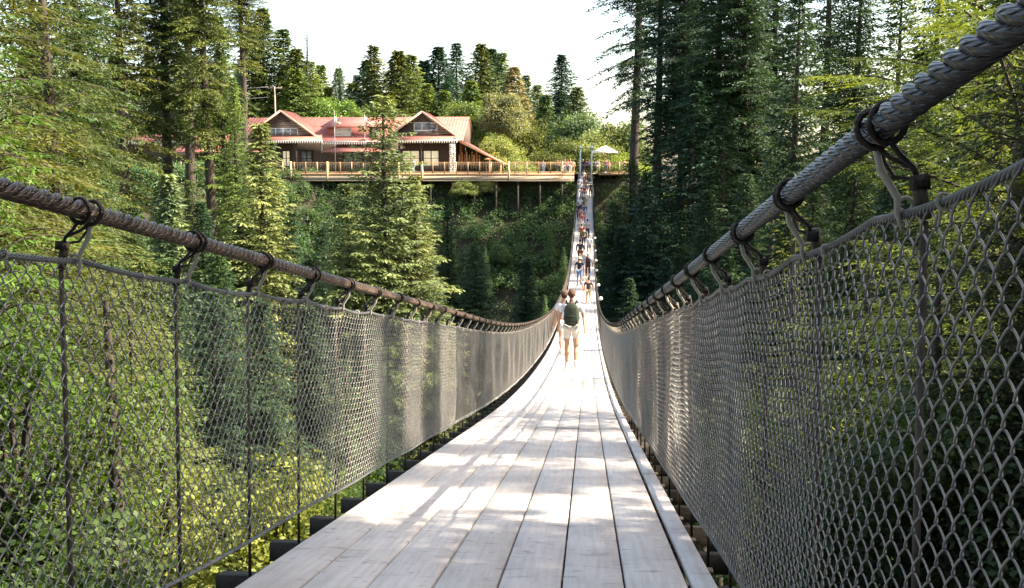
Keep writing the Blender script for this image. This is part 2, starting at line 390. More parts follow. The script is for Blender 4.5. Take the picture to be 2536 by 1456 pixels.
# chain link fabric: real interlocked zigzag wires
def chain_link(s):
    MT_H = MTH[s]
    V_all = []; Q_all = []; n0 = 0
    def section(ya, yb, p, r, sides, fine):
        nonlocal n0
        w = p / 2; nw = int((yb - ya) / w); H = math.hypot(MT_H - MB_H, MT_DX - MB_DX)
        nleg = int(round(H / (w * 1.06))); 
        if nleg % 2: nleg += 1
        tt = []; ss = []; dd = []
        if fine:
            for k in range(nleg):
                d = 1 if k % 2 == 0 else -1
                for f, o in ((.0, 0), (.09, .8), (.28, 1.25), (.5, 1.4), (.72, 1.25), (.91, .8)):
                    tt.append((k + f) / nleg); ss.append(f if d > 0 else 1 - f); dd.append(d * o * r * 1.7)
            tt.append(1); ss.append(0); dd.append(0)
        else:
            for k in range(nleg + 1):
                tt.append(k / nleg); ss.append(k % 2); dd.append((1 if k % 2 else -1) * r * .5)
        tt, ss, dd = map(np.array, (tt, ss, dd))
        m = len(tt); i = np.arange(nw)
        T = np.broadcast_to(tt, (nw, m)).copy(); par = (i % 2)[:, None]
        # neighbouring wires are mirrored so that their bends hook into one another
        Spos = ya + (i[:, None] + np.where(par == 1, 1 - ss[None] * 1.06 + .03, ss[None] * 1.06 - .03)) * w
        D = np.broadcast_to(dd, (nw, m)) * np.where(par == 1, -1, 1)
        bul = .012 * np.sin(Spos * 1.9 + T * 3.1) * np.sin(T * math.pi) + .008 * np.sin(Spos * 5.3 + 1.3) * np.sin(T * math.pi)
        ph = ((Spos - HY0) / STEP) % 1
        ztop = zb(Spos) + MT_H - .012 * 4 * ph * (1 - ph); zbot = zb(Spos) + MB_H
        T2 = T * .992 + .004
        x = -.37 + s * (MT_DX + (MB_DX - MT_DX) * (1 - T2) + bul + D)
        z = zbot + (ztop - zbot) * T2
        Spos = Spos + .006 * np.sin(T * 9 + Spos * 2.2)
        P = np.stack([x, Spos, z], -1)                      # nw, m, 3
        Tn = np.gradient(P, axis=1); Tn /= np.linalg.norm(Tn, axis=2)[..., None]
        A = np.cross(Tn, np.array([1.0, 0, 0])); A /= np.linalg.norm(A, axis=2)[..., None]; B = np.cross(A, Tn)
        a = np.arange(sides) * 2 * math.pi / sides + .6
        V = P[:, :, None, :] + r * (np.cos(a)[None, None, :, None] * A[:, :, None, :] + np.sin(a)[None, None, :, None] * B[:, :, None, :])
        base = n0 + np.arange(nw)[:, None, None] * m * sides + np.arange(m - 1)[None, :, None] * sides
        j = np.arange(sides)[None, None, :]; k = (j + 1) % sides
        Q = np.stack([base + j, base + k, base + sides + k, base + sides + j], -1).reshape(-1, 4)
        V_all.append(V.reshape(-1, 3)); Q_all.append(Q); n0 += V.size // 3
    section(-.4, 9, .056, .0017, 5, True)
    section(9, 30, .056, .0019, 3, False)
    section(30, 119.5, .11, .0030, 3, False)
    o = bpart(mk('chain_link_mesh', np.concatenate(V_all), [np.concatenate(Q_all)], M['wire'], smooth=True))
chain_link(-1); chain_link(1)

# hangers: double shackle ring round the cable, rod down to the beam, pale strap to the mesh rope
def ring(m, c, rx, r, n=16, tilt=0.0, zs=1.0):
    a = np.linspace(0, 2 * math.pi, n + 1)
    m.tube(np.stack([c[0] + rx * np.cos(a), c[1] + tilt * np.sin(a), c[2] + rx * zs * np.sin(a)], -1), r, 6, cap=False)
def hanger_meshes(s):
    MC_H, MT_H = MCH[s], MTH[s]
    a = MB()
    for dy in (-.024, .024):
        ring(a, (0, dy, -.002), .0250, .0054, tilt=.004 * (1 if dy > 0 else -1), zs=1.1)
    a.tube([(0, -.024, -.025), (s * .02, -.014, -.045), (s * .045, 0, -.062), (s * .052, 0, -.085)], .0042, 6)
    a.tube([(0, .024, -.025), (s * .02, .016, -.045), (s * .045, 0, -.062)], .0042, 6)
    a.tube([(s * .012, .03, -.018), (s * .02, .042, -.045), (s * .03, .03, -.07), (s * .05, .004, -.078)], .0034, 6)
    a.box((s * .053, 0, -.083), (.022, .02, .02))
    b = MB()
    dz = -.89 - MC_H; dxr = s * (.872 - MC_DX)
    rz_ = MT_H - MC_H
    b.tube([(s * .053, 0, -.07), (s * .0665, 0, rz_ - .02)], .0105, 8)
    b.tube([(s * .0665, 0, rz_ - .022), (dxr, 0, dz)], .006, 8)
    b.box((dxr, 0, dz - .02), (.04, .04, .01))
    c = MB()
    tx = s * (MT_DX - MC_DX)
    zr = MT_H - MC_H
    pts = [(-s * .004, .017, -.018), (tx * .5 - s * .016, .024, zr * .55), (tx - s * .013, .032, zr + .01), (tx - s * .012, .034, zr - .012), (tx - s * .004, .035, zr - .035)]
    c.tube(pts, [.0045, .006, .0055, .0045, .003], 6)
    ring(c, (tx, .033, zr), .0105, .0032, 10)
    return a, b, c
for s in (-1, 1):
    MC_H, MT_H = MCH[s], MTH[s]
    protos = hanger_meshes(s)
    root = empty('hanger'); bpart(root)
    oo = [protos[0].build('clamp', M['clamp'], root, True), protos[1].build('rod', M['rod'], root, True), protos[2].build('strap', M['strap'], root, True)]
    n = 0; far = [MB(), MB(), MB()]
    for y in ys_h - (.06 if s < 0 else .19):
        if y < .5: continue
        zc = float(zb(y)) + MC_H; loc = Vector((side(s, MC_DX), y + random.uniform(-.012, .012), zc))
        sl = math.atan(float(zb(y + .2) - zb(y - .2)) / .4)
        if n < 48:
            r = root if n == 0 else copy_tree(root, bridge)
            if n: r.matrix_parent_inverse = _bi
            r.location = loc
            for ch in r.children:
                if ch.name.startswith('clamp'): ch.rotation_euler = (sl * .8, random.uniform(-.06, .06), random.uniform(-.12, .12))
            n += 1
        elif y < 119:
            for f, pr in zip(far, protos):
                for k, v in pr.F.items():
                    pass
            zc2 = zc
            far[1].tube([(loc.x, y, zc), (loc.x + s * .09, y, zc - .89 - MC_H)], .009, 4)
            ring(far[0], (loc.x, y, zc), .03, .008, 8)
            far[2].tube([(loc.x, y + .02, zc - .03), (side(s, MT_DX), y + .03, zc + MT_H - MC_H)], .006, 4)
    r = empty('hanger'); bpart(r); r['kind'] = 'stuff'
    for f, nm, mt in zip(far, ('clamp', 'rod', 'strap'), ('clamp', 'rod', 'strap')):
        f.build(nm, M[mt], r)['kind'] = 'stuff'
    for ch in r.children: ch.matrix_parent_inverse = Matrix()
# wire ties that hold the mesh to its rope
for s in (-1, 1):
    for y in np.arange(HY0 + STEP / 2, 30, STEP):
        if y < .5: continue
        m = MB()
        z = float(zb(y)) + MTH[s] - .013
        ring(m, (side(s, MT_DX), y, z), .0105, .0028, 10, tilt=.004)
        m.tube([(side(s, MT_DX) - s * .004, y, z + .002), (side(s, MT_DX) - s * .004, y + .004, z - .03)], .0022, 5)
        bpart(m.build('mesh_tie', M['strap'], smooth=True))
# white globes fixed outside the right cable
for py, Y in ((612, 76), (640, 70), (664, 65), (685, 59), (716, 49), (747, 40)):
    m = MB(); m.lathe((side(1, MC_DX) + .13, Y, float(zb(Y)) + MCH[1]), [(.001, -.085), (.05, -.07), (.08, -.03), (.085, .0), (.07, .045), (.04, .075), (.001, .085)], 14)
    m.tube([(side(1, MC_DX), Y, float(zb(Y)) + MCH[1]), (side(1, MC_DX) + .1, Y, float(zb(Y)) + MCH[1])], .012, 6)
    bpart(m.build('globe_lamp', M['globe'], smooth=True))
# gate posts at the far end
for px in (1437, 1465):
    m = MB(); x = X_(px, 124); m.cyl((x, 124, -2.2), .075, 5.2, 12); m.lathe((x, 124, 3.0), [(.12, 0), (.2, .08), (.22, .22), (.15, .36), (.01, .42)], 12)
    bpart(m.build('gate_post', M['steel_blue'], smooth=False))

# ------------------------------------------------------------------ lodge and terrace
YT = 131.0; ZT = at(1268, 428, YT)[1]; YB = 140.0
def bx(px, Y=YB): return X_(px, Y)
def bz(py, Y=YB): return Z_(py, Y)
terr = empty('timber_terrace', (bx(1100), YT, ZT))
tag(terr, 'long cedar terrace with post and rail fence in front of the red roofed lodge', 'terrace')
def tp(m, name, mat, label=None, parent=None, smooth=False):
    o = m.build(name, M[mat], smooth=smooth); p = parent or terr; o.parent = p
    o.matrix_parent_inverse = Matrix.Translation(-Vector(terr.location))
    if label: o['label'] = label
    return o
XA, XB_, XC, XD, XE = X_(275, YT), X_(690, YT), X_(1422, YT), X_(1482, YT), X_(1566, YT)
m = MB(); m.span((XA, YT, ZT - .16), (XC, YB + 10, ZT)); m.span((XD, YT + .5, ZT - .16), (XE, YB + 6, ZT)); m.span((XC + .002, YT + 3, ZT - .165), (XD - .002, YB + 6, ZT - .004)); tp(m, 'floor', 'wood_grey')
m = MB(); m.span((XA, YT - .12, ZT - .38), (XC, YT - .004, ZT + .02)); m.span((XD, YT + .35, ZT - .3), (XE, YT + .496, ZT + .02)); tp(m, 'fascia', 'wood')
m = MB(); m.span((XA, YT - .02, ZT - 1.0), (XC, YT + .18, ZT - .4)); m.span((XA, YT - .1, ZT - 1.08), (XC, YT + .2, ZT - 1.003)); tp(m, 'edge_beam', 'wood_grey')
m = MB()
for x in np.arange(XA, XC, 2.9):
    m.span((x - .14, YT + .3, ZT - 9), (x + .14, YT + .58, ZT - .17)); m.beam((x, YT + .5, ZT - 5), (x, YT + 3, ZT - .3), .16, .16)
tp(m, 'support_post', 'beam')
railz = ZT + 1.38
posts = list(np.arange(XA + .5, XC, 1.55))
n = 0
for x in posts + list(np.arange(XD + .1, XE, 1.3)):
    yy = YT if x < XC else YT + .45
    m = MB(); m.span((x - .06, yy - .13, ZT - .1), (x + .06, yy + .0, railz + .06)); tp(m, 'railing_post', 'wood' if n % 3 else 'wood_pale'); n += 1
for (a, b, yy) in ((XA, XC, YT), (XD, XE, YT + .45)):
    for z, h in ((railz, .06), (ZT + .16, .05), (railz - .2, .04)):
        m = MB(); m.span((a, yy - .10, z - h), (b, yy - .02, z + h * .3)); tp(m, 'rail', 'wood')
    m = MB()
    for x in np.arange(a, b, .22): m.span((x - .012, yy - .065, ZT + .15), (x + .012, yy - .045, railz - .06))
    tp(m, 'baluster_row', 'wood_grey')
for px in (722, 812, 988, 1046, 1260):            # curved knee brackets of pale peeled wood
    x = X_(px, YT); m = MB()
    m.tube([(x, YT - .2, railz + .12), (x, YT - .26, ZT + .6), (x + .05, YT - .5, ZT + .1), (x + .02, YT - .45, ZT - .4), (x - .05, YT - .2, ZT - 1.1)], [.11, .13, .17, .14, .10], 8)
    tp(m, 'knee_bracket', 'wood_pale', smooth=True)

lodge = empty('lodge', (bx(900), YB, ZT))
tag(lodge, 'long brown lodge with red roof, two front gables and white scalloped eaves behind the terrace', 'building')
def lp(m, name, mat, label=None, parent=None, smooth=False):
    o = m.build(name, M[mat], smooth=smooth); o.parent = parent or lodge
    o.matrix_parent_inverse = Matrix() if parent else Matrix.Translation(-Vector(lodge.location))
    if label: o['label'] = label
    return o
YF = YB            # upper front; ground floor wall stands back by 1.6 m
ZE = bz(351); ZR = at(1268, 291, YB + 6.5)[1]; x0, x1 = bx(583), bx(1150)
# walls
m = MB(); m.span((x0 + .3, YB + 1.6, ZT), (bx(1128), YB + 12, ZE + .2)); lp(m, 'wall', 'brown_wall')
m = MB(); m.span((bx(270), YB + 2.2, ZT), (x0 + .295, YB + 9, ZE - .1)); lp(m, 'wall', 'brown_wall', 'low dark left wing of the lodge')
# main roof
def slab(m, pts, t=.14): m.poly(pts, (0, 0, t))
m = MB(); slab(m, [(x0, YF - 1.2, ZE), (x1, YF - 1.2, ZE), (x1, YB + 6.5, ZR), (x0, YB + 6.5, ZR)]); slab(m, [(x0, YB + 14, ZE), (x1, YB + 14, ZE), (x1, YB + 6.504, ZR), (x0, YB + 6.504, ZR)][::-1])
for x in np.arange(x0 + .3, x1, .45):
    m.beam((x, YF - 1.18, ZE + .15), (x, YB + 6.5, ZR + .15), .035, .05)
roof = lp(m, 'roof', 'red_roof')
for xg in (x1 - .25, x0 + .2):
    m = MB(); m.poly([(xg, YF - .6, ZE), (xg, YB + 13.6, ZE), (xg, YB + 6.5, ZR)], (.12, 0, 0)); lp(m, 'gable_end', 'brown_wall')
# left wing roof
xa = bx(270); zr2 = bz(333, YB + 5)
m = MB(); slab(m, [(xa, YF + .2, ZE), (x0 - .004, YF + .2, ZE), (x0 - .004, YB + 5, zr2), (xa, YB + 5, zr2)]); slab(m, [(xa, YB + 10, ZE), (x0 - .004, YB + 10, ZE), (x0 - .004, YB + 5.004, zr2), (xa, YB + 5.004, zr2)][::-1]); lp(m, 'roof', 'red_roof', 'low red roof of the left wing')
# gables
def gable(pxc, pyp, hwpx, windows):
    xc = bx(pxc, YF - .6); zp = bz(pyp, YF - .6); hw = hwpx / F_PX * (YF - .6); zf = bz(pyp + 67, YF - .6)
    yb = YB + 6.4
    m = MB()
    for sg in (-1, 1):
        e = (xc + sg * (hw + .35), zf - .25)
        pts = [(xc, YF - 1.1, zp), (e[0], YF - 1.1, e[1]), (e[0], yb, e[1]), (xc, yb, zp)]
        if sg < 0: pts = pts[::-1]
        m.poly(pts, (0, 0, .16))
        for y in np.arange(YF - 1.0, yb, .5): m.beam((xc, y, zp + .17), (e[0], y, e[1] + .17), .04, .05)
    rf = lp(m, 'roof', 'red_roof', 'red gable roof over the front wall')
    m = MB()
    for sg in (-1, 1): m.beam((xc, YF - 1.16, zp + .06), (xc + sg * (hw + .38), YF - 1.16, zf - .2), .06, .26)
    lp(m, 'rake_board', 'rake', parent=rf)
    m = MB(); m.poly([(xc - hw, YF - .5, zf - .1), (xc + hw, YF - .5, zf - .1), (xc, YF - .5, zp - .02)], (0, .2, 0)); m.span((xc - hw + .2, YF - .5, ZE + .05), (xc + hw - .2, YF - .3, zf - .102))
    for z in np.arange(ZE + .3, zp - .3, .22):
        h = hw * (1 - max(0, z - zf) / (zp - zf)) - .12
        m.span((xc - h, YF - .52, z), (xc + h, YF - .503, z + .17))
    lp(m, 'gable_wall', 'brown_wall')
    for (a, b, t, bo, n) in windows:
        xa_, xb_, zt_, zb_ = bx(a, YF - .6), bx(b, YF - .6), bz(t, YF - .6), bz(bo, YF - .6)
        m = MB(); m.span((xa_, YF - .58, zt_ - .1), (xb_, YF - .525, zt_)); m.span((xa_, YF - .58, zb_), (xb_, YF - .525, zb_ + .12))
        for k in range(n + 1):
            x = xa_ + (xb_ - xa_ - .1) * k / n; m.span((x, YF - .585, zb_), (x + .1, YF - .522, zt_))
        m.span((xa_ - .05, YF - .64, zb_ - .08), (xb_ + .05, YF - .525, zb_ - .003))
        w = lp(m, 'window', 'white_trim')
        m = MB(); m.span((xa_ + .05, YF - .55, zb_ + .05), (xb_ - .05, YF - .527, zt_ - .05)); lp(m, 'pane', 'glass', parent=w)
gable(701, 273, 92, [(667, 740, 315, 335, 4)])
gable(1048, 277, 93, [(1026, 1066, 302, 323, 2), (1064, 1084, 303, 322, 1)])
m = MB(); m.lathe((bx(1075, YF - .8), YF - .8, bz(330, YF - .8)), [(.01, 0), (.25, .05), (.3, .3), (.2, .5), (.01, .55)], 10); lp(m, 'wall_lamp', 'brown_wall')
# pent roof and scalloped fringe
yp = YF - 2.6; zf0, zf1 = bz(335), bz(348, yp)
m = MB()
for a, b in ((640, 812), (975, 1150)):
    m.poly([(bx(a), yp, zf1), (bx(b), yp, zf1), (bx(b) - .6, YF - .52, zf0), (bx(a) + .4, YF - .52, zf0)], (0, 0, .12))
lp(m, 'pent_roof', 'red_roof')
m = MB()
for a, b in ((655, 800), (985, 1134)):
    xs = np.arange(bx(a, yp), bx(b, yp), .34)
    for x in xs: m.poly([(x, yp - .05, zf1 + .05), (x + .2, yp - .05, zf1 + .05), (x + .2, yp - .05, zf1 - .2), (x + .1, yp - .05, zf1 - .34), (x, yp - .05, zf1 - .2)], (0, .04, 0))
    m.span((xs[0] - .1, yp - .09, zf1 + .0), (xs[-1] + .3, yp - .055, zf1 + .12))
for a, b, py, yo in ((800, 985, 352, YF - 1.3), (385, 640, 351, YF - .1), (290, 360, 350, YF)):
    zz = bz(py, yo); xs = np.arange(bx(a, yo), bx(b, yo), .34)
    for x in xs: m.poly([(x, yo - .05, zz + .05), (x + .2, yo - .05, zz + .05), (x + .2, yo - .05, zz - .2), (x + .1, yo - .05, zz - .34), (x, yo - .05, zz - .2)], (0, .04, 0))
    m.span((xs[0], yo - .1, zz), (xs[-1] + .25, yo - .055, zz + .22))
lp(m, 'scalloped_fringe', 'white_trim')
# dormer between the gables
xa_, xb_ = bx(815, YB + 1), bx(945, YB + 1); zt_, zb_ = bz(314, YB + .5), bz(340, YB + .5)
m = MB(); m.poly([(xa_ - .8, YB - .2, zt_), (xb_ + .8, YB - .2, zt_), (xb_ + .3, YB + 6, ZR - .1), (xa_ - .3, YB + 6, ZR - .1)], (0, 0, .12)); rf = lp(m, 'dormer', 'red_roof', 'wide shed dormer between the two gables')
m = MB(); m.span((xa_, YB + .5, zb_ - .2), (xb_, YB + 4, zt_ + .02)); lp(m, 'dormer_wall', 'red_roof', parent=rf)
for a, b in ((830, 872), (920, 942)):
    xw, xv = bx(a, YB + .5), bx(b, YB + .5); m = MB()
    m.span((xw, YB + .40, zb_ + .25), (xv, YB + .495, zb_ + .37)); m.span((xw, YB + .40, zt_ - .25), (xv, YB + .495, zt_ - .13))
    for k in range(3):
        x = xw + (xv - xw - .1) * k / 2; m.span((x, YB + .395, zb_ + .25), (x + .1, YB + .498, zt_ - .13))
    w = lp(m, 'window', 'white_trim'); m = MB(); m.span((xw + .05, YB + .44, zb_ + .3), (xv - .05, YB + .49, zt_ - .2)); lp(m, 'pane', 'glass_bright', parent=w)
# lower awning roofs
for a, b in ((797, 965), (390, 560), (560, 650)):
    m = MB(); ya = YF - 3.0; m.poly([(bx(a, ya), ya, bz(376, ya)), (bx(b, ya), ya, bz(376, ya)), (bx(b, ya) - .6, YB + 1.59, bz(355, YB)), (bx(a, ya) + 1.8, YB + 1.59, bz(355, YB))], (0, 0, .12)); lp(m, 'awning_roof', 'red_roof')
# ground floor windows, posts, columns
for k, (a, b) in enumerate(((996, 1040), (1048, 1088), (560, 600), (700, 720), (745, 775), (850, 900), (915, 960))):
    yw = YB + 1.5; xw, xv, zt_, zb_ = bx(a, yw), bx(b, yw), bz(371, yw), bz(412, yw); m = MB()
    m.span((xw, yw, zb_), (xv, yw + .09, zb_ + .14)); m.span((xw, yw, zt_ - .14), (xv, yw + .09, zt_))
    for q in range(3):
        x = xw + (xv - xw - .12) * q / 2; m.span((x, yw - .01, zb_), (x + .12, yw + .095, zt_))
    m.span((xw, yw + .01, (zb_ + zt_) / 2 - .04), (xv, yw + .088, (zb_ + zt_) / 2 + .04))
    w = lp(m, 'window', 'beam'); m = MB(); m.span((xw + .05, yw + .05, zb_ + .05), (xv - .05, yw + .085, zt_ - .05)); lp(m, 'pane', 'glow_pane' if k < 4 else 'glass', parent=w)
for px in (680, 735, 797, 990, 1044, 1117, 610, 500, 400):
    m = MB(); x = bx(px, YF - 2.2); m.span((x - .13, YF - 2.33, ZT), (x + .13, YF - 2.07, ZE - .15)); lp(m, 'porch_post', 'beam')
m = MB(); x = bx(1121, YF - 2.4); m.span((x - .38, YF - 2.8, ZT), (x + .38, YF - 2.08, bz(356, YF - 2.4)))
for z in np.arange(ZT + .1, bz(358), .3):
    m.span((x - .42 + random.random() * .05, YF - 2.84, z), (x + random.uniform(-.1, .1), YF - 2.5, z + .25)); m.span((x + .13, YF - 2.85, z + .04), (x + .41, YF - 2.45, z + .26))
lp(m, 'stone_column', 'stone')
# side porch on the right
m = MB(); xa_, xb_ = bx(1130), bx(1246); za_, zc_ = bz(343), bz(404)
m.poly([(xa_, YF - 2.2, za_), (xb_, YF - 2.2, zc_), (xb_, YB + 8, zc_), (xa_, YB + 8, za_)], (0, 0, .12)); lp(m, 'side_porch_roof', 'red_roof')
m = MB()
for y in np.arange(YF - 2.1, YB + 8, 1.0): m.beam((xa_, y, za_ - .12), (xb_ + .5, y, zc_ - .2), .1, .18)
m.span((bx(1205), YF - 2.3, bz(392) - .2), (bx(1213) + .2, YB + 8, bz(392)))
lp(m, 'rafter', 'wood')
for px, y in ((1213, YF - 2), (1205, YB + 3), (1200, YB + 8), (1240, YF + 1)):
    m = MB(); x = bx(px, y); m.span((x - .1, y - .1, ZT), (x + .1, y + .1, bz(396))); lp(m, 'porch_post', 'wood_pale')
m = MB(); m.span((bx(1134), YB + 2, ZT), (bx(1134) + .1, YB + 9, bz(352))); 
for k in range(9):
    x = bx(1137 + k * 6, YB + 2); m.span((x, YB + 1.5 + (k % 3) * .3, ZT + 1.0), (x + .22, YB + 1.7 + (k % 3) * .3, ZT + 2.6 + (k % 2) * .4))
lp(m, 'display_rack', 'wood')
for px in (831, 905):
    y = YF - 3.2; x = bx(px, y); fp = empty('flagpole', (x, y, ZT)); m = MB(); m.cyl((0, 0, 0), .028, bz(277, y) - ZT, 8); m.lathe((0, 0, bz(277, y) - ZT), [(.05, 0), (.1, .1), (.01, .2)], 8); m.build('pole', M['metal_grey'], fp, True)
    z = bz(284, y) - ZT; m = MB()
    g = [(0 + .0, 0), (.25, -.35), (.55, -.6), (.9, -.95), (.75, -1.35), (.35, -1.2), (.05, -1.75)]
    m.poly([(gx + .06, .05 * math.sin(gx * 9), z + gz) for gx, gz in g], (0, .03, 0)); m.build('flag', M['flower'], fp)
    tag(fp, 'white flagpole with limp pale pink flag, %s of the pair before the dormer' % ('left' if px < 850 else 'right'), 'flagpole', 'flagpoles before the lodge')

# market umbrella
def umbrella():
    Y = YT + 4; x = X_(1497, Y); zc = at(1497, 376, Y)[1]; u = empty('parasol', (x, Y, ZT))
    tag(u, 'open cream canvas parasol on the terrace to the right of the bridge gate', 'parasol')
    m = MB(); m.cyl((0, 0, 0), .04, zc - ZT + .9, 8); m.build('pole', M['wood'], u)
    m = MB(); n = 8; r = 1.72; h = zc - ZT; top = h + .82
    rg = [(r, 0), (r, .0), (r * .55, .42), (.15, .78), (.02, .84)]
    V = []
    for rr, dz in ((r, -.12), (r, .0), (r * .6, .36), (.2, .74), (.02, .82)):
        for k in range(16):
            sc = 1 if k % 2 == 0 else .955; a = k * math.pi / 8; V.append((rr * sc * math.cos(a), rr * sc * math.sin(a), h + dz - (0 if k % 2 == 0 else .03)))
    Q = [(i * 16 + j, i * 16 + (j + 1) % 16, (i + 1) * 16 + (j + 1) % 16, (i + 1) * 16 + j) for i in range(4) for j in range(16)]
    m.add(V, [Q]); m.build('canopy', M['cream'], u)
    m = MB()
    for k in range(8): a = k * math.pi / 4; m.beam((0, 0, top - .1), (r * .97 * math.cos(a), r * .97 * math.sin(a), h - .03), .02, .02)
    m.build('rib_frame', M['wood'], u)
    m = MB(); m.cyl((0, 0, 0), .3, .12, 12); m.build('base', M['metal_grey'], u)
umbrella()

# utility poles behind the lodge
def pole(px, pyt, Y, label, arm):
    x, zt = at(px, pyt, Y); zg = float(ground(x, Y)); p = empty('utility_pole', (x, Y, zg)); tag(p, label, 'utility pole', 'utility poles')
    m = MB(); m.cyl((0, 0, 0), .17, zt - zg, 10, .11); m.build('mast', M['bark_pale'], p, True)
    h = zt - zg
    if arm:
        m = MB(); m.beam((-1.2, 0, h - .25), (1.2, 0, h - .25), .1, .12)
        for q in (-1.1, -.6, .6, 1.1): m.lathe((q, 0, h - .19), [(.03, 0), (.07, .05), (.05, .16), (.01, .2)], 8)
        m.build('crossarm', M['bark_pale'], p)
        m = MB()
        for q, dz in ((-1.1, 0), (-1.0, -1.6)):
            s_ = np.linspace(0, 1, 12); m.tube(np.stack([q - s_ * 22, s_ * 2, h - .05 + dz - 1.2 * 4 * s_ * (1 - s_) * .3], -1), .03, 5)
        m.build('wire', M['metal_grey'], p)
    else:
        m = MB(); m.lathe((.25, 0, h - 1.6), [(.15, 0), (.2, .1), (.2, .6), (.12, .7), (.01, .72)], 10); m.build('transformer', M['metal_grey'], p)
pole(680, 214, 157, 'tall grey utility pole with crossarm and wires, behind the left gable of the lodge', True)
pole(1136, 262, 157, 'plain brown utility pole rising just right of the right gable of the lodge', False)

# ------------------------------------------------------------------ people
def skin_obj(name, joints, edges, mat, parent, color, sub=2):
    "joints: list of (x,y,z,rx[,ry]); joint 0 is the root"
    me = bpy.data.meshes.new(name); me.from_pydata([j[:3] for j in joints], edges, []); me.update()
    o = bpy.data.objects.new(name, me); C.objects.link(o); o.parent = parent
    sk = o.modifiers.new('skin', 'SKIN'); sk.use_smooth_shade = True
    lay = me.skin_vertices[0] if me.skin_vertices else None
    if lay is None:
        bm = bmesh.new(); bm.from_mesh(me); bm.verts.layers.skin.verify(); bm.to_mesh(me); bm.free(); lay = me.skin_vertices[0]
    for v, j in zip(lay.data, joints):
        v.radius = (j[3], j[4] if len(j) > 4 else j[3]); v.use_root = False
    lay.data[0].use_root = True
    if sub: 
        ss = o.modifiers.new('smooth', 'SUBSURF'); ss.levels = 1; ss.render_levels = sub
    me.materials.append(mat); o.color = (*color, 1)
    return o
SKIN = [(1.05, 1.0, .95), (1.2, 1.15, 1.1), (.8, .72, .66)]
HAIR = {'brown': (.10, .055, .03), 'dark': (.035, .022, .018), 'blond': (.55, .38, .18), 'grey': (.45, .43, .40), 'red': (.28, .10, .04)}
def person(x, y, z, h, face, label, shirt, legs, hair='brown', stride=0.0, shorts=False, hat=None, pack=None, sleeves='short', arms=(0, 0), lean=0, group=None, cat='person', skin=0, sub=1, fingers=True):
    "face: heading in degrees, 0 = facing away along +Y"
    p = empty('person', (x, y, z), R(face)); tag(p, label, cat, group); k = h / 1.75; p.scale = (k, k, k)
    st = stride
    hipL, hipR = (-.09, 0, .93), (.09, 0, .93)
    def leg(sx, sw):
        kn = (sx * .10, .22 * sw + .02, .50 + .01); an = (sx * .10, .42 * sw - (.10 if sw < 0 else 0), .09 + (.10 if sw < -.2 else 0))
        toe = (an[0] + sx * .02, an[1] + .16, an[2] - (.06 if sw >= -.2 else .12)); heel = (an[0], an[1] - .05, an[2] - .045)
        return kn, an, toe, heel
    kL, aL, tL, hL = leg(-1, st); kR, aR, tR, hR = leg(1, -st)
    def arm(sx, sw):
        sh = (sx * .19, lean * .1, 1.42); el = (sx * .265, -.10 * sw - .03 + .15 * max(0, sw), 1.15); wr = (sx * .29, .16 * sw + .06, .90)
        if abs(sw) > 1.5: el = (sx * .36, .02, 1.22); wr = (sx * .50, .12, 1.05)
        return sh, el, wr
    sL, eL, wL = arm(-1, arms[0]); sR, eR, wR = arm(1, arms[1])
    J = [(0, 0, .98, .125, .10), (0, .01, 1.15, .115, .085), (0, .0, 1.33, .145, .095), (0, -.005, 1.45, .085, .06), (0, .0, 1.53, .048, .05), (0, .012, 1.60, .062, .078), (0, .015, 1.68, .072, .09), (0, .0, 1.735, .05, .062)]
    E = [(0, 1), (1, 2), (2, 3), (3, 4), (4, 5), (5, 6), (6, 7)]
    def chain(start, pts):
        i = start
        for q in pts: J.append(q); E.append((i, len(J) - 1)); i = len(J) - 1
        return i
    for sx, hp, kn, an, toe, heel in ((-1, hipL, kL, aL, tL, hL), (1, hipR, kR, aR, tR, hR)):
        mid = tuple((a + b) / 2 for a, b in zip(hp, kn)); cf = (kn[0] * .6 + an[0] * .4, kn[1] * .6 + an[1] * .4 - .015, kn[2] * .62 + an[2] * .38)
        a_i = chain(0, [(*hp, .088), (*mid, .075), (*kn, .054), (*cf, .055), (*an, .036), (*toe, .03, .022)])
    for sx, sh, el, wr in ((-1, sL, eL, wL), (1, sR, eR, wR)):
        fa = tuple(a * .65 + b * .35 for a, b in zip(el, wr))
        d = (Vector(wr) - Vector(el)).normalized(); pal = Vector(wr) + d * .085
        i = chain(2, [(*sh, .05), (*el, .037), (*fa, .037), (*wr, .025, .02), (*pal, .038, .018)])
        if fingers:
            lat = Vector((0, 1, 0)); 
            for q, (o_, l_) in enumerate(((.026, .07), (.009, .08), (-.009, .075), (-.026, .058))):
                b0 = pal + lat * o_ + d * .02; b1 = b0 + d * l_ * .55; b2 = b1 + (d * .6 + Vector((-sx * .5, 0, 0))).normalized() * l_ * .5
                chain(i, [(*b0, .0095), (*b1, .009), (*b2, .007)])
            tb = Vector(wr) + d * .04 + lat * .03; chain(i - 1, [(*tb, .012), (*(tb + d * .035 + lat * .018), .010)])
    body = skin_obj('body', J, E, M['skin'], p, SKIN[skin], sub)
    # face: nose, eyes and mouth are small reliefs, on the facing side (+Y)
    m = MB()
    m.lathe((-.028, .098, 1.665), [(.001, -.008), (.009, 0), (.001, .008)], 8); m.lathe((.028, .098, 1.665), [(.001, -.008), (.009, 0), (.001, .008)], 8)
    m.box((0, .098, 1.605), (.045, .01, .009)); o = m.build('face_feature', M['cloth'], p); o.color = (.12, .05, .04, 1)
    m = MB(); m.poly([(-.012, .092, 1.63), (.012, .092, 1.63), (0, .118, 1.635), (0, .1, 1.67)], (0, -.02, 0))
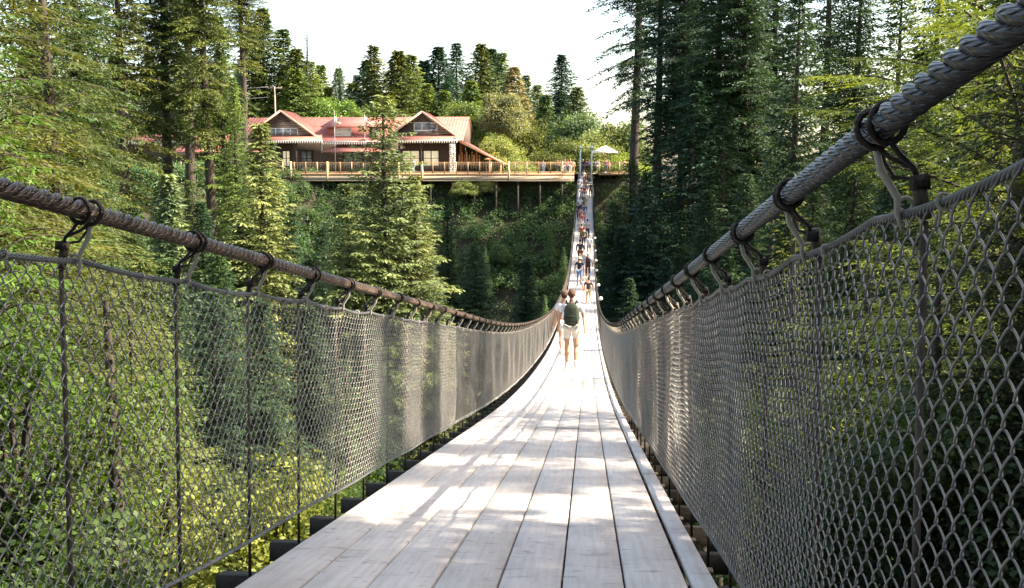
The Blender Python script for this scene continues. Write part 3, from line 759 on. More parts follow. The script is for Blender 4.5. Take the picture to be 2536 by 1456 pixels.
    for sx in (-1, 1): m.lathe((sx * .078, .005, 1.65), [(.001, -.03), (.014, -.01), (.016, .01), (.001, .03)], 8, .6, 1)
    o = m.build('ear_and_nose', M['skin'], p, True); o.color = (*SKIN[skin], 1)
    # hair cap
    m = MB(); V = []; nn, mm = 14, 7
    for a in range(mm):
        th = a / (mm - 1) * math.pi * .66
        for b in range(nn):
            ph = b / nn * 2 * math.pi; back = max(0, -math.sin(ph)); th2 = th * (1 + .12 * back) * (1 - .22 * max(0, math.sin(ph)))
            w = .006 * math.sin(b * 5.1 + a * 2)
            V.append(((.087 + w) * math.sin(th2) * math.cos(ph), -.002 + (.108 + w) * math.sin(th2) * math.sin(ph), 1.675 + (.105 + w) * math.cos(th2)))
    m.add(V, [[(a * nn + b, a * nn + (b + 1) % nn, (a + 1) * nn + (b + 1) % nn, (a + 1) * nn + b) for a in range(mm - 1) for b in range(nn)]])
    o = m.build('hair', M['cloth'], p, True); o.color = (*HAIR[hair], 1)
    if hat:
        m = MB(); br = .11 if hat[0] == 'cap' else .20
        prof = [(.001, .105), (.07, .10), (.105, .06), (.112, .0), (.112, -.005), (br + .005, -.02 if hat[0] != 'cap' else -.005), (br, -.028 if hat[0] != 'cap' else -.012), (.10, -.012)]
        m.lathe((0, 0, 1.705), prof, 16, .95, 1.08)
        if hat[0] == 'cap': m.poly([(-.07, .09, 1.70), (-.06, .17, 1.69), (0, .2, 1.688), (.06, .17, 1.69), (.07, .09, 1.70)], (0, 0, .01))
        o = m.build('hat', M['cloth'], p, True); o.color = (*hat[1], 1)
    # shirt
    SJ = [(0, 0, .97, .145, .118), (0, .01, 1.15, .135, .105), (0, 0, 1.33, .165, .112), (0, -.005, 1.455, .10, .072)]; SE = [(0, 1), (1, 2), (2, 3)]
    for sh, el, wr in ((sL, eL, wL), (sR, eR, wR)):
        a = len(SJ); SJ.append((*sh, .068)); SE.append((2, a))
        if sleeves == 'long':
            SJ.append((*el, .052)); SE.append((a, a + 1)); SJ.append((*[u * .12 + v * .88 for u, v in zip(el, wr)], .038)); SE.append((a + 1, a + 2))
        else: SJ.append((*[u * .35 + v * .65 for u, v in zip(sh, el)], .062)); SE.append((a, a + 1))
    skin_obj('shirt', SJ, SE, M['cloth'], p, shirt, sub)
    TJ = [(0, 0, .99, .14, .115)]; TE = []
    for hp, kn, an in ((hipL, kL, aL), (hipR, kR, aR)):
        a = len(TJ); TJ.append((*hp, .105)); TE.append((0, a)); mid = tuple(u * .35 + v * .65 for u, v in zip(hp, kn)); TJ.append((*mid, .088 if shorts else .080)); TE.append((a, a + 1))
        if not shorts:
            TJ.append((*kn, .066)); TE.append((a + 1, a + 2)); TJ.append((*[u * .12 + v * .88 for u, v in zip(kn, an)], .055)); TE.append((a + 2, a + 3))
    skin_obj('shorts' if shorts else 'trousers', TJ, TE, M['cloth'], p, legs, sub)
    for an, toe, heel in ((aL, tL, hL), (aR, tR, hR)):
        m = MB(); a, b = Vector(heel), Vector(toe); m.tube([tuple(a + Vector((0, -.02, 0))), tuple(a * .7 + b * .3 + Vector((0, 0, .012))), tuple(a * .3 + b * .7 + Vector((0, 0, .004))), tuple(b + Vector((0, .03, -.004)))], [.035, .05, .045, .028], 10)
        m.tube([tuple(a + Vector((0, .03, 0))), tuple(Vector(an) + Vector((0, 0, .05)))], [.044, .043], 10)
        o = m.build('shoe', M['cloth'], p, True); o.color = (.7, .68, .64, 1) if shorts else (.08, .07, .06, 1)
    if pack:
        m = MB(); V = []; nn, mm = 16, 9
        for a in range(mm):
            t = a / (mm - 1); w = .165 * (1 - .28 * abs(t * 2 - .85) ** 2.5) * (0.55 if a in (0, mm - 1) else 1); dpt = .11 * (1 - .35 * t) * (0.5 if a in (0, mm - 1) else 1)
            for b in range(nn):
                ph = b / nn * 2 * math.pi; c_, s_ = math.cos(ph), math.sin(ph); e = .6
                V.append((w * math.copysign(abs(c_) ** e, c_), -.225 + dpt * math.copysign(abs(s_) ** e, s_), 1.0 + .50 * t))
        m.add(V, [[(a * nn + b, a * nn + (b + 1) % nn, (a + 1) * nn + (b + 1) % nn, (a + 1) * nn + b) for a in range(mm - 1) for b in range(nn)], ], None); m.add(V[-nn:], [[tuple(range(nn))]]); m.add(V[:nn], [[tuple(range(nn))[::-1]]])
        o = m.build('backpack', M['cloth'], p, True); o.color = (*pack, 1)
        m = MB(); m.tube([(-.11, -.35, 1.06), (0, -.375, 1.08), (.11, -.35, 1.06), (.11, -.35, 1.2), (0, -.372, 1.23), (-.11, -.35, 1.2), (-.11, -.35, 1.06)], .018, 6, cap=False)
        for sx in (-1, 1): m.tube([(sx * .09, -.16, 1.47), (sx * .11, -.06, 1.525), (sx * .12, .07, 1.48), (sx * .14, .13, 1.3), (sx * .16, .06, 1.12), (sx * .13, -.16, 1.05)], .022, 6)
        m.tube([(-.03, -.2, 1.49), (-.02, -.21, 1.56), (.03, -.21, 1.55), (.03, -.2, 1.49)], .01, 6)
        q = m.build('strap', M['cloth'], o, True); q.color = (.012, .014, .012, 1)
    return p
W, CR, NAVY, JEAN, RED, PINK, BLK, TAN, LB, BRN = (.8, .8, .8), (.75, .68, .5), (.03, .04, .10), (.14, .24, .42), (.34, .07, .06), (.50, .25, .26), (.02, .02, .025), (.55, .42, .26), (.4, .55, .75), (.10, .05, .035)
def on_deck(px, Y): return X_(px, Y) , Y, deckz(Y) + .004
def bp(px, Y, *a, **k): 
    x, y, z = on_deck(px, Y); x = min(max(x, XL + .2), XR - .2); return person(x, y, z, *a, **k)
bp(1418, 22.4, 1.82, 0, 'person in white top and shorts with large dark green backpack, nearest on the bridge', W, (.78, .72, .66), 'brown', .25, True, None, (.045, .06, .035), arms=(.3, -1.0), sub=2)
bp(1400, 27.5, 1.76, 4, 'person in white shirt and dark cap walking just ahead and left of the backpacker', W, (.78, .76, .72), 'dark', -.6, True, ('cap', (.10, .05, .04)), arms=(.6, -.3), sub=2)
PP = [
 (1460, 50, 1.45, 'child in dark brown top and pale shorts, next person beyond the backpacker', BRN, TAN, 'dark', .3, True, None, None),
 (1448, 57, 1.15, 'small fair haired child in cream top on the middle of the deck', CR, W, 'blond', .2, True, None, None),
 (1437, 61, 1.76, 'person in straw hat, black top and blue jeans on the left of the deck', BLK, JEAN, 'brown', .4, False, ('sun', (.72, .58, .38)), None),
 (1458, 64, 1.74, 'person in pale blue hat with dark brown backpack on the right of the deck', LB, BRN, 'grey', .2, False, ('sun', (.5, .62, .75)), (.08, .03, .025)),
 (1438, 71, 1.78, 'person in navy jacket and reddish brown trousers on the left of the deck', NAVY, (.14, .05, .03), 'dark', .3, False, None, None),
 (1460, 74, 1.7, 'person in white shirt and grey shorts beyond the pale blue hat', W, (.35, .35, .38), 'brown', .2, True, None, None),
 (1442, 80, 1.7, 'person in dark red top on the left half of the upper deck', (.32, .05, .04), BRN, 'dark', .2, False, None, None),
 (1440, 84, 1.6, 'person in cream top behind the dark red top', CR, (.5, .5, .5), 'grey', .1, True, None, None),
 (1442, 88, 1.7, 'person in bright red shirt and white trousers in the middle of the climb', RED, W, 'brown', .3, False, None, None),
 (1440, 91, 1.7, 'person in pink and white clothes above the bright red shirt', PINK, W, 'brown', .2, False, None, None),
 (1433, 95, 1.6, 'dark clothed person at the left mesh of the climb', BLK, NAVY, 'dark', .2, False, None, None),
 (1438, 98, 1.75, 'person in blue hat, white shirt and dark shorts on the left of the climb', W, (.06, .08, .08), 'brown', .2, True, ('sun', (.08, .22, .5)), None),
 (1452, 102, 1.7, 'person in cream jacket near the top right of the bridge', (.8, .72, .55), TAN, 'blond', .2, False, None, None),
 (1446, 107, 1.65, 'person in crimson top near the top of the bridge', (.45, .05, .08), NAVY, 'dark', .2, False, None, None),
 (1464, 109, 1.7, 'person under broad white sun hat at the right mesh near the top', BLK, BRN, 'grey', .1, False, ('sun', (.85, .85, .82)), None),
 (1436, 113, 1.7, 'person in pale blue shirt, farthest up on the left of the bridge', LB, (.3, .33, .4), 'brown', .1, False, None, None),
 (1441, 116, 1.7, 'person in grey and white, just above the pale blue shirt', (.55, .55, .6), W, 'dark', .1, False, None, None)]
PP += [
 (1444, 66, 1.68, 'person in sand coloured shirt behind the straw hat on the bridge', (.5, .42, .3), JEAN, 'brown', .2, False, None, None),
 (1447, 78, 1.7, 'person in olive jacket in the middle of the file of walkers', (.12, .13, .07), BLK, 'dark', .2, False, None, None),
 (1456, 83, 1.7, 'person in grey top on the right half of the climb', (.35, .35, .36), NAVY, 'dark', .1, False, None, None),
 (1447, 94, 1.7, 'person in dark blue top just right of the dark clothed one', (.08, .1, .2), (.3, .3, .33), 'brown', .2, False, None, None),
 (1444, 101, 1.65, 'person in brown jacket behind the blue hat', (.2, .12, .08), BLK, 'grey', .1, False, None, None),
 (1440, 105, 1.7, 'person in faded pink shirt high on the left of the bridge', (.55, .36, .36), (.4, .4, .42), 'brown', .1, False, None, None),
 (1452, 112, 1.7, 'person in charcoal top at the top of the bridge, right of the pale blue shirt', (.1, .1, .11), BRN, 'dark', .1, False, None, None),
 (1446, 119, 1.72, 'person in off white top stepping onto the far end of the bridge', (.65, .63, .58), NAVY, 'brown', .1, False, None, None)]
for i, (px, Y, h, lb, sh, lg, hr, stv, so, hat, pk) in enumerate(PP):
    bp(px, Y, h, random.choice((0, 0, 180)) if pk is None and hat is None else 0, lb, sh, lg, hr, stv, so, hat, pk, sleeves=random.choice(('short', 'long')), arms=(random.uniform(-1, 1), random.uniform(-1, 1)), skin=random.choice((0, 1, 0)), group='people crossing the bridge')
TPP = [
 (1345, 0.8, 'person in blue clothes standing at the terrace railing, alone between lodge and gate', (.3, .42, .62), (.25, .33, .5), 180),
 (592, 0.8, 'x', W, W, 0),
 (1023, 0.9, 'person in white and light blue at the terrace railing under the right gable', (.7, .8, .85), LB, 180),
 (1381, 1.2, 'person in dark navy clothes by the rail, left end of the crowd', NAVY, BLK, 180),
 (1392, 1.6, 'person in mauve top with pale trousers in the crowd left of the gate', (.42, .3, .5), W, 160),
 (1399, 1.1, 'person in dark plum top in the crowd left of the gate', (.2, .08, .16), (.3, .3, .35), 200),
 (1406, 2.2, 'person in lilac shirt in the crowd left of the gate', (.6, .5, .7), NAVY, 180),
 (1412, 1.3, 'person in rose pink top in the crowd left of the gate', (.75, .35, .42), W, 170),
 (1420, 1.8, 'person in peach shirt beside the left gate post', (.75, .5, .35), TAN, 190),
 (1444, 4.2, 'person in black top standing between the two gate posts', BLK, NAVY, 180),
 (1452, 3.4, 'person in navy jacket between the gate posts, right of the black top', (.05, .06, .14), BLK, 180),
 (1458, 4.8, 'person in violet top just inside the right gate post', (.3, .25, .5), BLK, 175),
 (1474, 1.6, 'person in slate blue jacket right of the gate', (.12, .14, .3), BLK, 180),
 (1482, 1.3, 'person in pale cream coat leaning at the rail right of the gate', (.78, .74, .6), CR, 185),
 (1500, 2.6, 'person in plum shirt under the parasol', (.35, .15, .25), NAVY, 180),
 (1508, 3.0, 'person in orange top under the parasol', (.6, .28, .14), BRN, 150),
 (1545, 1.5, 'person in white standing at the right end of the terrace rail', W, (.5, .5, .48), 180)]
for px, dy, lb, sh, lg, fc in TPP:
    if lb == 'x': continue
    Y = YT + dy; person(X_(px, Y), Y, ZT + .004, random.uniform(1.6, 1.82), fc, lb, sh, lg, random.choice(list(HAIR)), .05, False, None, None, sleeves=random.choice(('short', 'long')), arms=(.2, .1), skin=random.choice((0, 1, 0)), group='visitors on the terrace', fingers=False)


# ------------------------------------------------------------------ trees
def kites(P, D, L, Wd, N=None, sag=0.0):
    "leaf faces: base P, unit direction D, length L, width Wd"
    n = len(P)
    if N is None: N = RNG.normal(size=(n, 3)) * .45 + np.array([0, 0, 1.0])
    Sd = np.cross(D, N); Sd /= np.linalg.norm(Sd, axis=1)[:, None] + 1e-9
    L = np.asarray(L).reshape(-1, 1) * np.ones((n, 1)); Wd = np.asarray(Wd).reshape(-1, 1) * np.ones((n, 1))
    mid = P + D * L * .45
    tip = P + D * L; tip[:, 2] -= (L[:, 0] * sag)
    V = np.stack([P, mid + Sd * Wd * .5, tip, mid - Sd * Wd * .5], 1).reshape(-1, 3)
    return V
def kite_obj(name, Vs, mat):
    V = np.concatenate(Vs); n = len(V) // 4
    return mk(name, V, [np.arange(n * 4).reshape(n, 4)], mat)
def unit(v): return v / (np.linalg.norm(v, axis=-1, keepdims=True) + 1e-9)

def conifer(H=30, Rm=4.5, z0=.12, nb=260, droop=.25, lift=.15, step=.32, tw=1.0, fine=0, shape=.8, bare=0, seed=0, thin=1.0, fol='needles', kw=.34):
    "tree prototype of height H: returns (trunk, crown) objects"
    rg = np.random.default_rng(seed); Ps, Ds, Ls = [], [], []
    tm = MB(); rt = H * .013 + .05
    zz = np.linspace(0, H * .985, 16); wob = .004 * H
    cx = wob * np.sin(zz / H * 5 + seed); cy = wob * np.cos(zz / H * 4 + seed * 2)
    tm.tube(np.stack([cx, cy, zz], -1), rt * (1 - zz / H) ** .8 + .02 + rt * .1 * np.exp(-zz / (H * .03)), 9, cap=False)
    az = rg.uniform(0, 6.28); gap = rg.uniform(0, 6.28)
    for i in range(nb):
        f = (i + rg.uniform(-.4, .4)) / nb; f = min(max(f, 0), .995); z = H * (z0 + (1 - z0) * f)
        az += 2.39996 + rg.uniform(-.35, .35)
        prof = (1 - f) ** shape * min(1, .55 + f * 3)
        L = Rm * prof * rg.uniform(.62, 1.12) * (1 + .18 * math.sin(az * 2 + gap) + (.20 * math.sin(f * 34 + seed) + .12 * math.sin(f * 71)) * (1 - f)) + .10
        if bare and f < bare and rg.random() < .6: 
            if rg.random() < .5: 
                x0_, y0_ = np.interp(z, zz, cx), np.interp(z, zz, cy)
                tm.tube([(x0_, y0_, z), (x0_ + math.cos(az) * L * .4, y0_ + math.sin(az) * L * .4, z - .1 * L)], [.03, .01], 3, cap=False)
            continue
        if rg.random() > thin: continue
        h = np.array([math.cos(az), math.sin(az), 0]); lat = np.array([-h[1], h[0], 0])
        up = lift + .9 * f ** 1.5; dr = droop * (1 - .7 * f)
        n = max(3, int(L / step)); s = (np.arange(n) + .6) / n * .98 + .02
        s = np.maximum(s, .1)
        x0_, y0_ = np.interp(z, zz, cx), np.interp(z, zz, cy)
        base = np.array([x0_, y0_, z])
        sp = h * (s * L)[:, None]; sp[:, 2] += L * (up * s - (dr + up * .45) * s ** 2)
        P = base + sp
        if L > .6 and (i % 2 == 0 or fine):
            tm.tube(np.concatenate([[base], P[:: max(1, n // 4)], P[-1:]]), np.linspace((.009 if fine and fine < .1 else .016) * L + .008, .004, len(P[:: max(1, n // 4)]) + 2), 3, cap=False)
        for sg in (-1, 1):
            ll = (L * .34 * (1.08 - s) + .28 * min(1, L)) * rg.uniform(.7, 1.2, n) * tw
            ang = rg.uniform(.75, 1.15, n)
            d = h * np.cos(ang)[:, None] + lat * (sg * np.sin(ang))[:, None]; d[:, 2] -= rg.uniform(.0, .45, n) * (1 if dr > .1 else .5)
            Ps.append(P); Ds.append(unit(d)); Ls.append(ll)
        Ps.append(P[-1:] - h * .05); Ds.append(unit(h[None] + np.array([[0, 0, .1 - dr * .8]]))); Ls.append(np.array([.30 * min(1, L) + .08]) * tw * 1.3)
    P, D, L = np.concatenate(Ps), np.concatenate(Ds), np.concatenate(Ls)
    Vs = []
    if fine:
        # each twig carries many short needle sprays, set alternately left and right
        q = fine; nm = np.maximum(3, (L / q).astype(int)); idx = np.repeat(np.arange(len(P)), nm)
        t = np.concatenate([(np.arange(k) + .5) / k for k in nm])
        lat = unit(np.cross(D, np.array([0, 0, 1.0])))[idx]; sg = np.where(np.arange(len(idx)) % 2 == 0, 1, -1)[:, None]
        p = P[idx] + D[idx] * (L[idx] * t)[:, None]; p[:, 2] -= .12 * L[idx] * t ** 2
        d = unit(D[idx] * .75 + lat * sg * .7 + RNG.normal(size=p.shape) * .26 + np.array([0, 0, -.12]))
        ll = q * 2.4 * (1.15 - .6 * t) * RNG.uniform(.7, 1.25, len(idx))
        Vs.append(kites(p, d, ll, ll * .36, sag=.12))
        Vs.append(kites(P, D, L, np.full(len(L), q * .35)))
    else:
        for k in range(2):
            d = unit(D + RNG.normal(size=D.shape) * .22)
            Vs.append(kites(P + RNG.normal(size=P.shape) * .05, d, L * (1 - .25 * k), L * kw, sag=.15))
        d = unit(D + RNG.normal(size=D.shape) * .5); Vs.append(kites(P + D * (L * .35)[:, None], d, L * .7, L * kw * .8, sag=.2))
    tr = tm.build('trunk', M['bark'], smooth=True); cr = kite_obj('crown', Vs, M[fol])
    return tr, cr

def broadleaf(H=8, Rm=2.5, n_clump=26, leaf=.09, per=420, crown0=.35, seed=0, flat=.8, bark='bark', cr_r=.30):
    rg = np.random.default_rng(seed); tm = MB()
    P0 = np.array([0, 0, 0.0]); top = np.array([0, 0, H * .75])
    tm.tube([(0, 0, 0), (.03 * H, .01 * H, H * .3), (-.01 * H, .02 * H, H * .55), tuple(top)], [H * .016 + .02, H * .013 + .01, H * .009, .015], 8)
    Vs = []
    for i in range(n_clump):
        d = unit(rg.normal(size=3)); d[2] = abs(d[2]) * 1.0 - .25 * rg.random(); r = rg.uniform(.35, 1) ** .6
        zc = H * (crown0 + (1 - crown0) * .45)
        c = np.array([d[0] * Rm * r, d[1] * Rm * r, zc + d[2] * H * (1 - crown0) * .5 * r])
        st = np.array([0, 0, min(c[2] * .75, H * .7)]) ; mid = (st + c) / 2 + np.array([0, 0, .1 * H * (rg.random() - .3)])
        tm.tube([tuple(st), tuple(mid), tuple(c)], [H * .006 + .008, H * .004 + .006, .005], 4, cap=False)
        cr = Rm * cr_r * rg.uniform(.7, 1.3)
        g = rg.normal(size=(per, 3)); g = unit(g) * (rg.uniform(.2, 1, per) ** .5)[:, None] * np.array([cr, cr, cr * flat]) * (1 + .3 * rg.random((per, 1)))
        p = c + g; out = unit(g + np.array([0, 0, .3])); dd = unit(rg.normal(size=(per, 3)) * .7 + out * .5 + np.array([0, 0, -.35]))
        N = unit(rg.normal(size=(per, 3)) * .5 + out * .5 + np.array([0, 0, .8])); ll = leaf * rg.uniform(.6, 1.3, per)
        Vs.append(kites(p, dd, ll, ll * .8, N, sag=.1))
        for k in range(5):
            tm.tube([tuple(c), tuple(c + g[k] * .95)], [.006, .002], 3, cap=False)
    return tm.build('trunk', M[bark], smooth=True), kite_obj('crown', Vs, M['leaves'])

PROTO = {}
def proto(key, make, H):
    tr, cr = make(); 
    for o in (tr, cr): C.objects.unlink(o)
    PROTO[key] = (tr, cr, H)
proto('firA', lambda: conifer(38, 6.2, .18, 330, .30, .10, .36, 1.0, fine=0.2, shape=.62, bare=.25, seed=1, thin=.92), 38)
proto('firB', lambda: conifer(38, 5.6, .22, 300, .42, .05, .36, 1.05, fine=0.2, shape=.55, bare=.35, seed=2, thin=.85), 38)
proto('firR', lambda: conifer(40, 7.4, .12, 420, .34, .10, .34, 1.0, fine=0.2, shape=.6, bare=.15, seed=17, thin=.78, kw=.36), 40)
proto('firC', lambda: conifer(30, 4.6, .10, 280, .22, .22, .34, 1.0, fine=0.18, shape=.8, seed=3), 30)
proto('cedar', lambda: conifer(28, 4.2, .06, 330, .55, .30, .32, 1.05, fine=0.14, shape=.9, seed=4), 28)
proto('spruce', lambda: conifer(24, 3.2, .05, 300, .15, .25, .28, .95, fine=0.2, shape=1.0, seed=5), 24)
proto('midA', lambda: conifer(20, 3.5, .03, 420, .28, .22, .20, .85, fine=0.11, shape=.85, seed=6), 20)
proto('midB', lambda: conifer(24, 4.4, .05, 430, .20, .10, .22, .88, fine=0.12, shape=.72, bare=.1, seed=8, thin=.9), 24)
proto('firW', lambda: conifer(24, 6.2, .03, 420, .26, .12, .32, .9, fine=0.19, shape=.95, seed=14, kw=.36), 24)
proto('firN', lambda: conifer(26, 4.4, .03, 330, .12, .22, .30, .85, fine=0.18, shape=.9, seed=15, kw=.34), 26)
proto('snag', lambda: conifer(30, 1.7, .15, 170, .2, .1, .3, .6, shape=.5, seed=9, thin=.75), 30)
proto('nearA', lambda: conifer(16, 3.0, .05, 270, .20, .42, .15, 1.2, fine=.036, shape=.75, seed=11, thin=.85, fol='needles_near'), 16)
proto('bough', lambda: conifer(15, 3.7, .05, 95, .10, .30, .14, 1.15, fine=.036, shape=.42, seed=19, fol='needles_near'), 15)
proto('nearB', lambda: conifer(18, 2.9, .05, 310, .62, .25, .15, 1.35, fine=.038, shape=.7, seed=12, thin=.9, fol='needles_near'), 18)
proto('nearC', lambda: conifer(12, 2.0, .04, 170, .12, .35, .18, .8, fine=.038, shape=.9, seed=13, fol='needles_near'), 12)
proto('leafA', lambda: broadleaf(9, 2.4, 25, .085, 420, .45, seed=21), 9)
proto('leafB', lambda: broadleaf(7, 1.8, 19, .075, 430, .40, seed=22), 7)
proto('leafFar', lambda: broadleaf(14, 4.2, 46, .30, 330, .15, seed=23, cr_r=.34), 14)
proto('leafFarB', lambda: broadleaf(12, 4.6, 50, .26, 330, .05, seed=24, flat=.6, cr_r=.30), 12)

def tree(key, X, Y, ztop, color, label, rs=1.0, name='conifer', cat='tree', group=None, sink=.3, zb_=None, rz=None, wide=1.0):
    tr, cr, H = PROTO[key]; zg = float(ground(X, Y)) - sink if zb_ is None else zb_
    zc = ztop - H * rs                                   # foot of the crown's own stem
    root = empty(name, (X, Y, min(zg, zc) if zc < zg else zg), random.uniform(0, 6.28) if rz is None else rz)
    for src in (tr, cr):
        o = src.copy(); C.objects.link(o); o.parent = root; g = random.uniform(.92, 1.08)
        o.location = (0, 0, max(0, zc - zg)); o.scale = (rs * wide, rs * wide, rs) if src is cr else (rs, rs, rs)
        o.color = (color[0] * g, color[1], color[2], 1) if src is cr else (1, 1, 1, 1)
    if zc > zg + .2:
        m = MB(); r = (H * .0143 + .073) * rs; m.tube([(0, 0, 0), (0, 0, (zc - zg) * .5), (0, 0, zc - zg + .3)], [r * 1.4, r * 1.12, r], 9, cap=False)
        m.build('lower_trunk', M['bark'], root, True)
    tag(root, label, cat, group); return root
def pt(key, px, Y, py, color, label, rs=None, **k):
    X, z = at(px, py, Y); return tree(key, X, Y, z, color, label, rs, **k)

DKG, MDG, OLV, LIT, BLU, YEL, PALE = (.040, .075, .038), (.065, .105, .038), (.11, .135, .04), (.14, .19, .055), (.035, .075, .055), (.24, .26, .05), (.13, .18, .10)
ORD = ['first', 'second', 'third', 'fourth', 'fifth', 'sixth', 'seventh', 'eighth', 'ninth', 'tenth', 'eleventh', 'twelfth', 'thirteenth', 'fourteenth', 'fifteenth', 'sixteenth', 'seventeenth', 'eighteenth', 'nineteenth', 'twentieth', 'twenty first', 'twenty second', 'twenty third', 'twenty fourth', 'twenty fifth', 'twenty sixth', 'twenty seventh', 'twenty eighth', 'twenty ninth', 'thirtieth', 'thirty first', 'thirty second', 'thirty third', 'thirty fourth', 'thirty fifth']
def row(items, phrase, group, **kw):
    "items sorted by their place in the photo; each is singled out by its ordinal"
    items = sorted(items, key=lambda t: t[1])
    for i, (key, px, Y, py, col, rs) in enumerate(items):
        pt(key, px, Y, py, col, phrase % ORD[i], rs, group=group, **kw)

# big firs right of the bridge
row([('firB', 1585, 116, -420, DKG, 1.0), ('firB', 1640, 108, -300, BLU, .9), ('firR', 1700, 104, -240, BLU, .72), ('firR', 1790, 97, -330, DKG, 1.0), ('firR', 1855, 93, -250, DKG, .9), ('firA', 1930, 108, -230, DKG, .95), ('firR', 1725, 126, -150, BLU, .8), ('firC', 1880, 118, -60, MDG, 1.2)],
    'very tall dark fir right of the bridge, %s from the left in its stand', 'tall firs right of the bridge')
row([('firC', 1640, 98, 250, DKG, 1.2), ('midB', 1560, 104, 395, MDG, 1.0), ('firC', 1720, 90, 200, BLU, 1.2), ('firC', 1800, 84, 260, DKG, 1.2), ('midB', 1520, 98, 500, DKG, .9), ('midA', 1598, 88, 425, BLU, 1.3), ('midA', 1535, 90, 560, DKG, .9), ('cedar', 1690, 82, 520, DKG, .8), ('midA', 1760, 74, 470, DKG, 1.0), ('midB', 1850, 76, 430, DKG, .9), ('midA', 1650, 70, 640, BLU, .85), ('midB', 1740, 62, 660, DKG, .75), ('midA', 1560, 78, 690, DKG, .8), ('cedar', 1800, 58, 560, DKG, .7)],
    'low bluish green conifer on the slope beside the right cable, %s from the left', 'slope conifers right of the bridge', wide=1.3)
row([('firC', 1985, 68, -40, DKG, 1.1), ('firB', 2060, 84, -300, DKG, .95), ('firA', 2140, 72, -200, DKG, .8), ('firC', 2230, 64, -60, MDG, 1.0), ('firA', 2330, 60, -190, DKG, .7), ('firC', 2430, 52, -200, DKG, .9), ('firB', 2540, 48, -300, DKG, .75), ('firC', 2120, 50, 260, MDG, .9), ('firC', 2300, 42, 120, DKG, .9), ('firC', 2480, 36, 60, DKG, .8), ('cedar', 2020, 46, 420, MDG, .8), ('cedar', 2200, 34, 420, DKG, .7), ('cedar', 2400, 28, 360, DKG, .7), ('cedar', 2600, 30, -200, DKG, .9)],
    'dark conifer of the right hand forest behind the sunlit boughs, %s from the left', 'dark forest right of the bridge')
# near trees at the right, sunlit through
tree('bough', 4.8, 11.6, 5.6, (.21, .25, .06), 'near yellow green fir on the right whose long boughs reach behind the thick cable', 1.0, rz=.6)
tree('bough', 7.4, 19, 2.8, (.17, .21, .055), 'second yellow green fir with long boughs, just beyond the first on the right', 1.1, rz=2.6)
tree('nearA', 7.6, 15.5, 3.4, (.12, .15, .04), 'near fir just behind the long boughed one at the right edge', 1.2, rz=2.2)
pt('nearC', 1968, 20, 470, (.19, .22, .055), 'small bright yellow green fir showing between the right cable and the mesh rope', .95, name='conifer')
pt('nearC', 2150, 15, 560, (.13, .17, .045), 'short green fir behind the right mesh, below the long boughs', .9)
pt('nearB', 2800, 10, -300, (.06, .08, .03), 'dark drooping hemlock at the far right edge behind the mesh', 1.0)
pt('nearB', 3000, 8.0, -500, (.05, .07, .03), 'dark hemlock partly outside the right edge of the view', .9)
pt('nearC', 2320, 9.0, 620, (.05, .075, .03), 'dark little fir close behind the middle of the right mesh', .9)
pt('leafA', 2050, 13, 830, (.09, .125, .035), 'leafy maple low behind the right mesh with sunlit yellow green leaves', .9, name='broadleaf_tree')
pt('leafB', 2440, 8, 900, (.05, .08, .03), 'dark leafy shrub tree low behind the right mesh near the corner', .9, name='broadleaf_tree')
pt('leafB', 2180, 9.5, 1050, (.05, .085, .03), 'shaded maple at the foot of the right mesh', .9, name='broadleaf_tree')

# shading trees outside the right of the frame, on the near bank
for i, (X, Y, zt, rs) in enumerate(((6.2, .8, 16, .85), (7.8, 4.0, 11.5, .52), (7.0, -3.4, 15, .8), (10.5, 2.4, 17, .95), (14.5, 6.5, 14, .55), (13, -2, 20, 1.0), (3.6, -5.5, 13, .7), (-4.2, -6.5, 14, .8), (-.5, -9, 15, .9), (-8.5, -3.5, 12, .7), (-4.6, .4, 12, .75), (-5.6, -2.8, 14, .85), (4.4, -2.6, 13, .7))):
    tree('firC', X, Y, zt, DKG, 'tall bank fir standing beside and behind the near end of the bridge, %s of thirteen' % ORD[i], rs, group='bank firs around the near end')

for i, (X, Y) in enumerate(((24, 9), (27, 15), (23, 22), (29, 27), (25, 34), (31, 40), (28, 48), (36, 12), (38, 24), (37, 36), (21, 14.5))):
    tree('firR' if i % 2 else 'firC', X, Y, X * .93 - 6.5, DKG, 'dark tree of the dense wood right of the view, %s counting from the near end' % ORD[i], .62 if i % 2 else .8, group='dense wood right of the bridge', wide=1.4)

pt('nearB', 2620, 8.5, -250, (.045, .06, .026), 'dark drooping hemlock close behind the right mesh at the edge', .8)
tree('firC', 8.8, 8.0, 8.5, DKG, 'dark bank fir beyond the close hemlock at the right edge', .5)

# left side
row([('firW' if k % 2 else 'firN', 60 + k * 44, 160 + (k * 37) % 30, 90 + (k * 53) % 110, (MDG, OLV, DKG)[k % 3], 1.1) for k in range(13)],
    'shaded conifer of the wood behind the left wing of the lodge, %s from the left', 'wood behind the left wing', wide=1.3)
row([('firA', -150, 60, -300, MDG, 0.92), ('firB', 60, 66, -360, MDG, 0.92), ('firA', 170, 74, -380, MDG, 0.92), ('firB', 270, 86, -330, OLV, 0.98), ('firA', 385, 92, -450, MDG, 0.92), ('firB', 490, 90, -350, OLV, 0.83), ('firC', 545, 92, 40, LIT, 1.09), ('firA', 585, 112, -300, OLV, .66), ('firB', 440, 100, -420, MDG, 1.03)],
    'tall olive green conifer on the left bank, %s from the left edge', 'tall conifers left of the lodge')
row([('firC', 260, 78, 430, MDG, 1.04), ('cedar', 200, 62, 300, OLV, 1.04), ('cedar', 575, 86, 190, LIT, 0.81), ('midB', 470, 84, 445, MDG, 1.04), ('midA', 390, 74, 450, MDG, 1.17)],
    'middle height conifer in front of the tall left ones, %s from the left', 'middle conifers on the left')
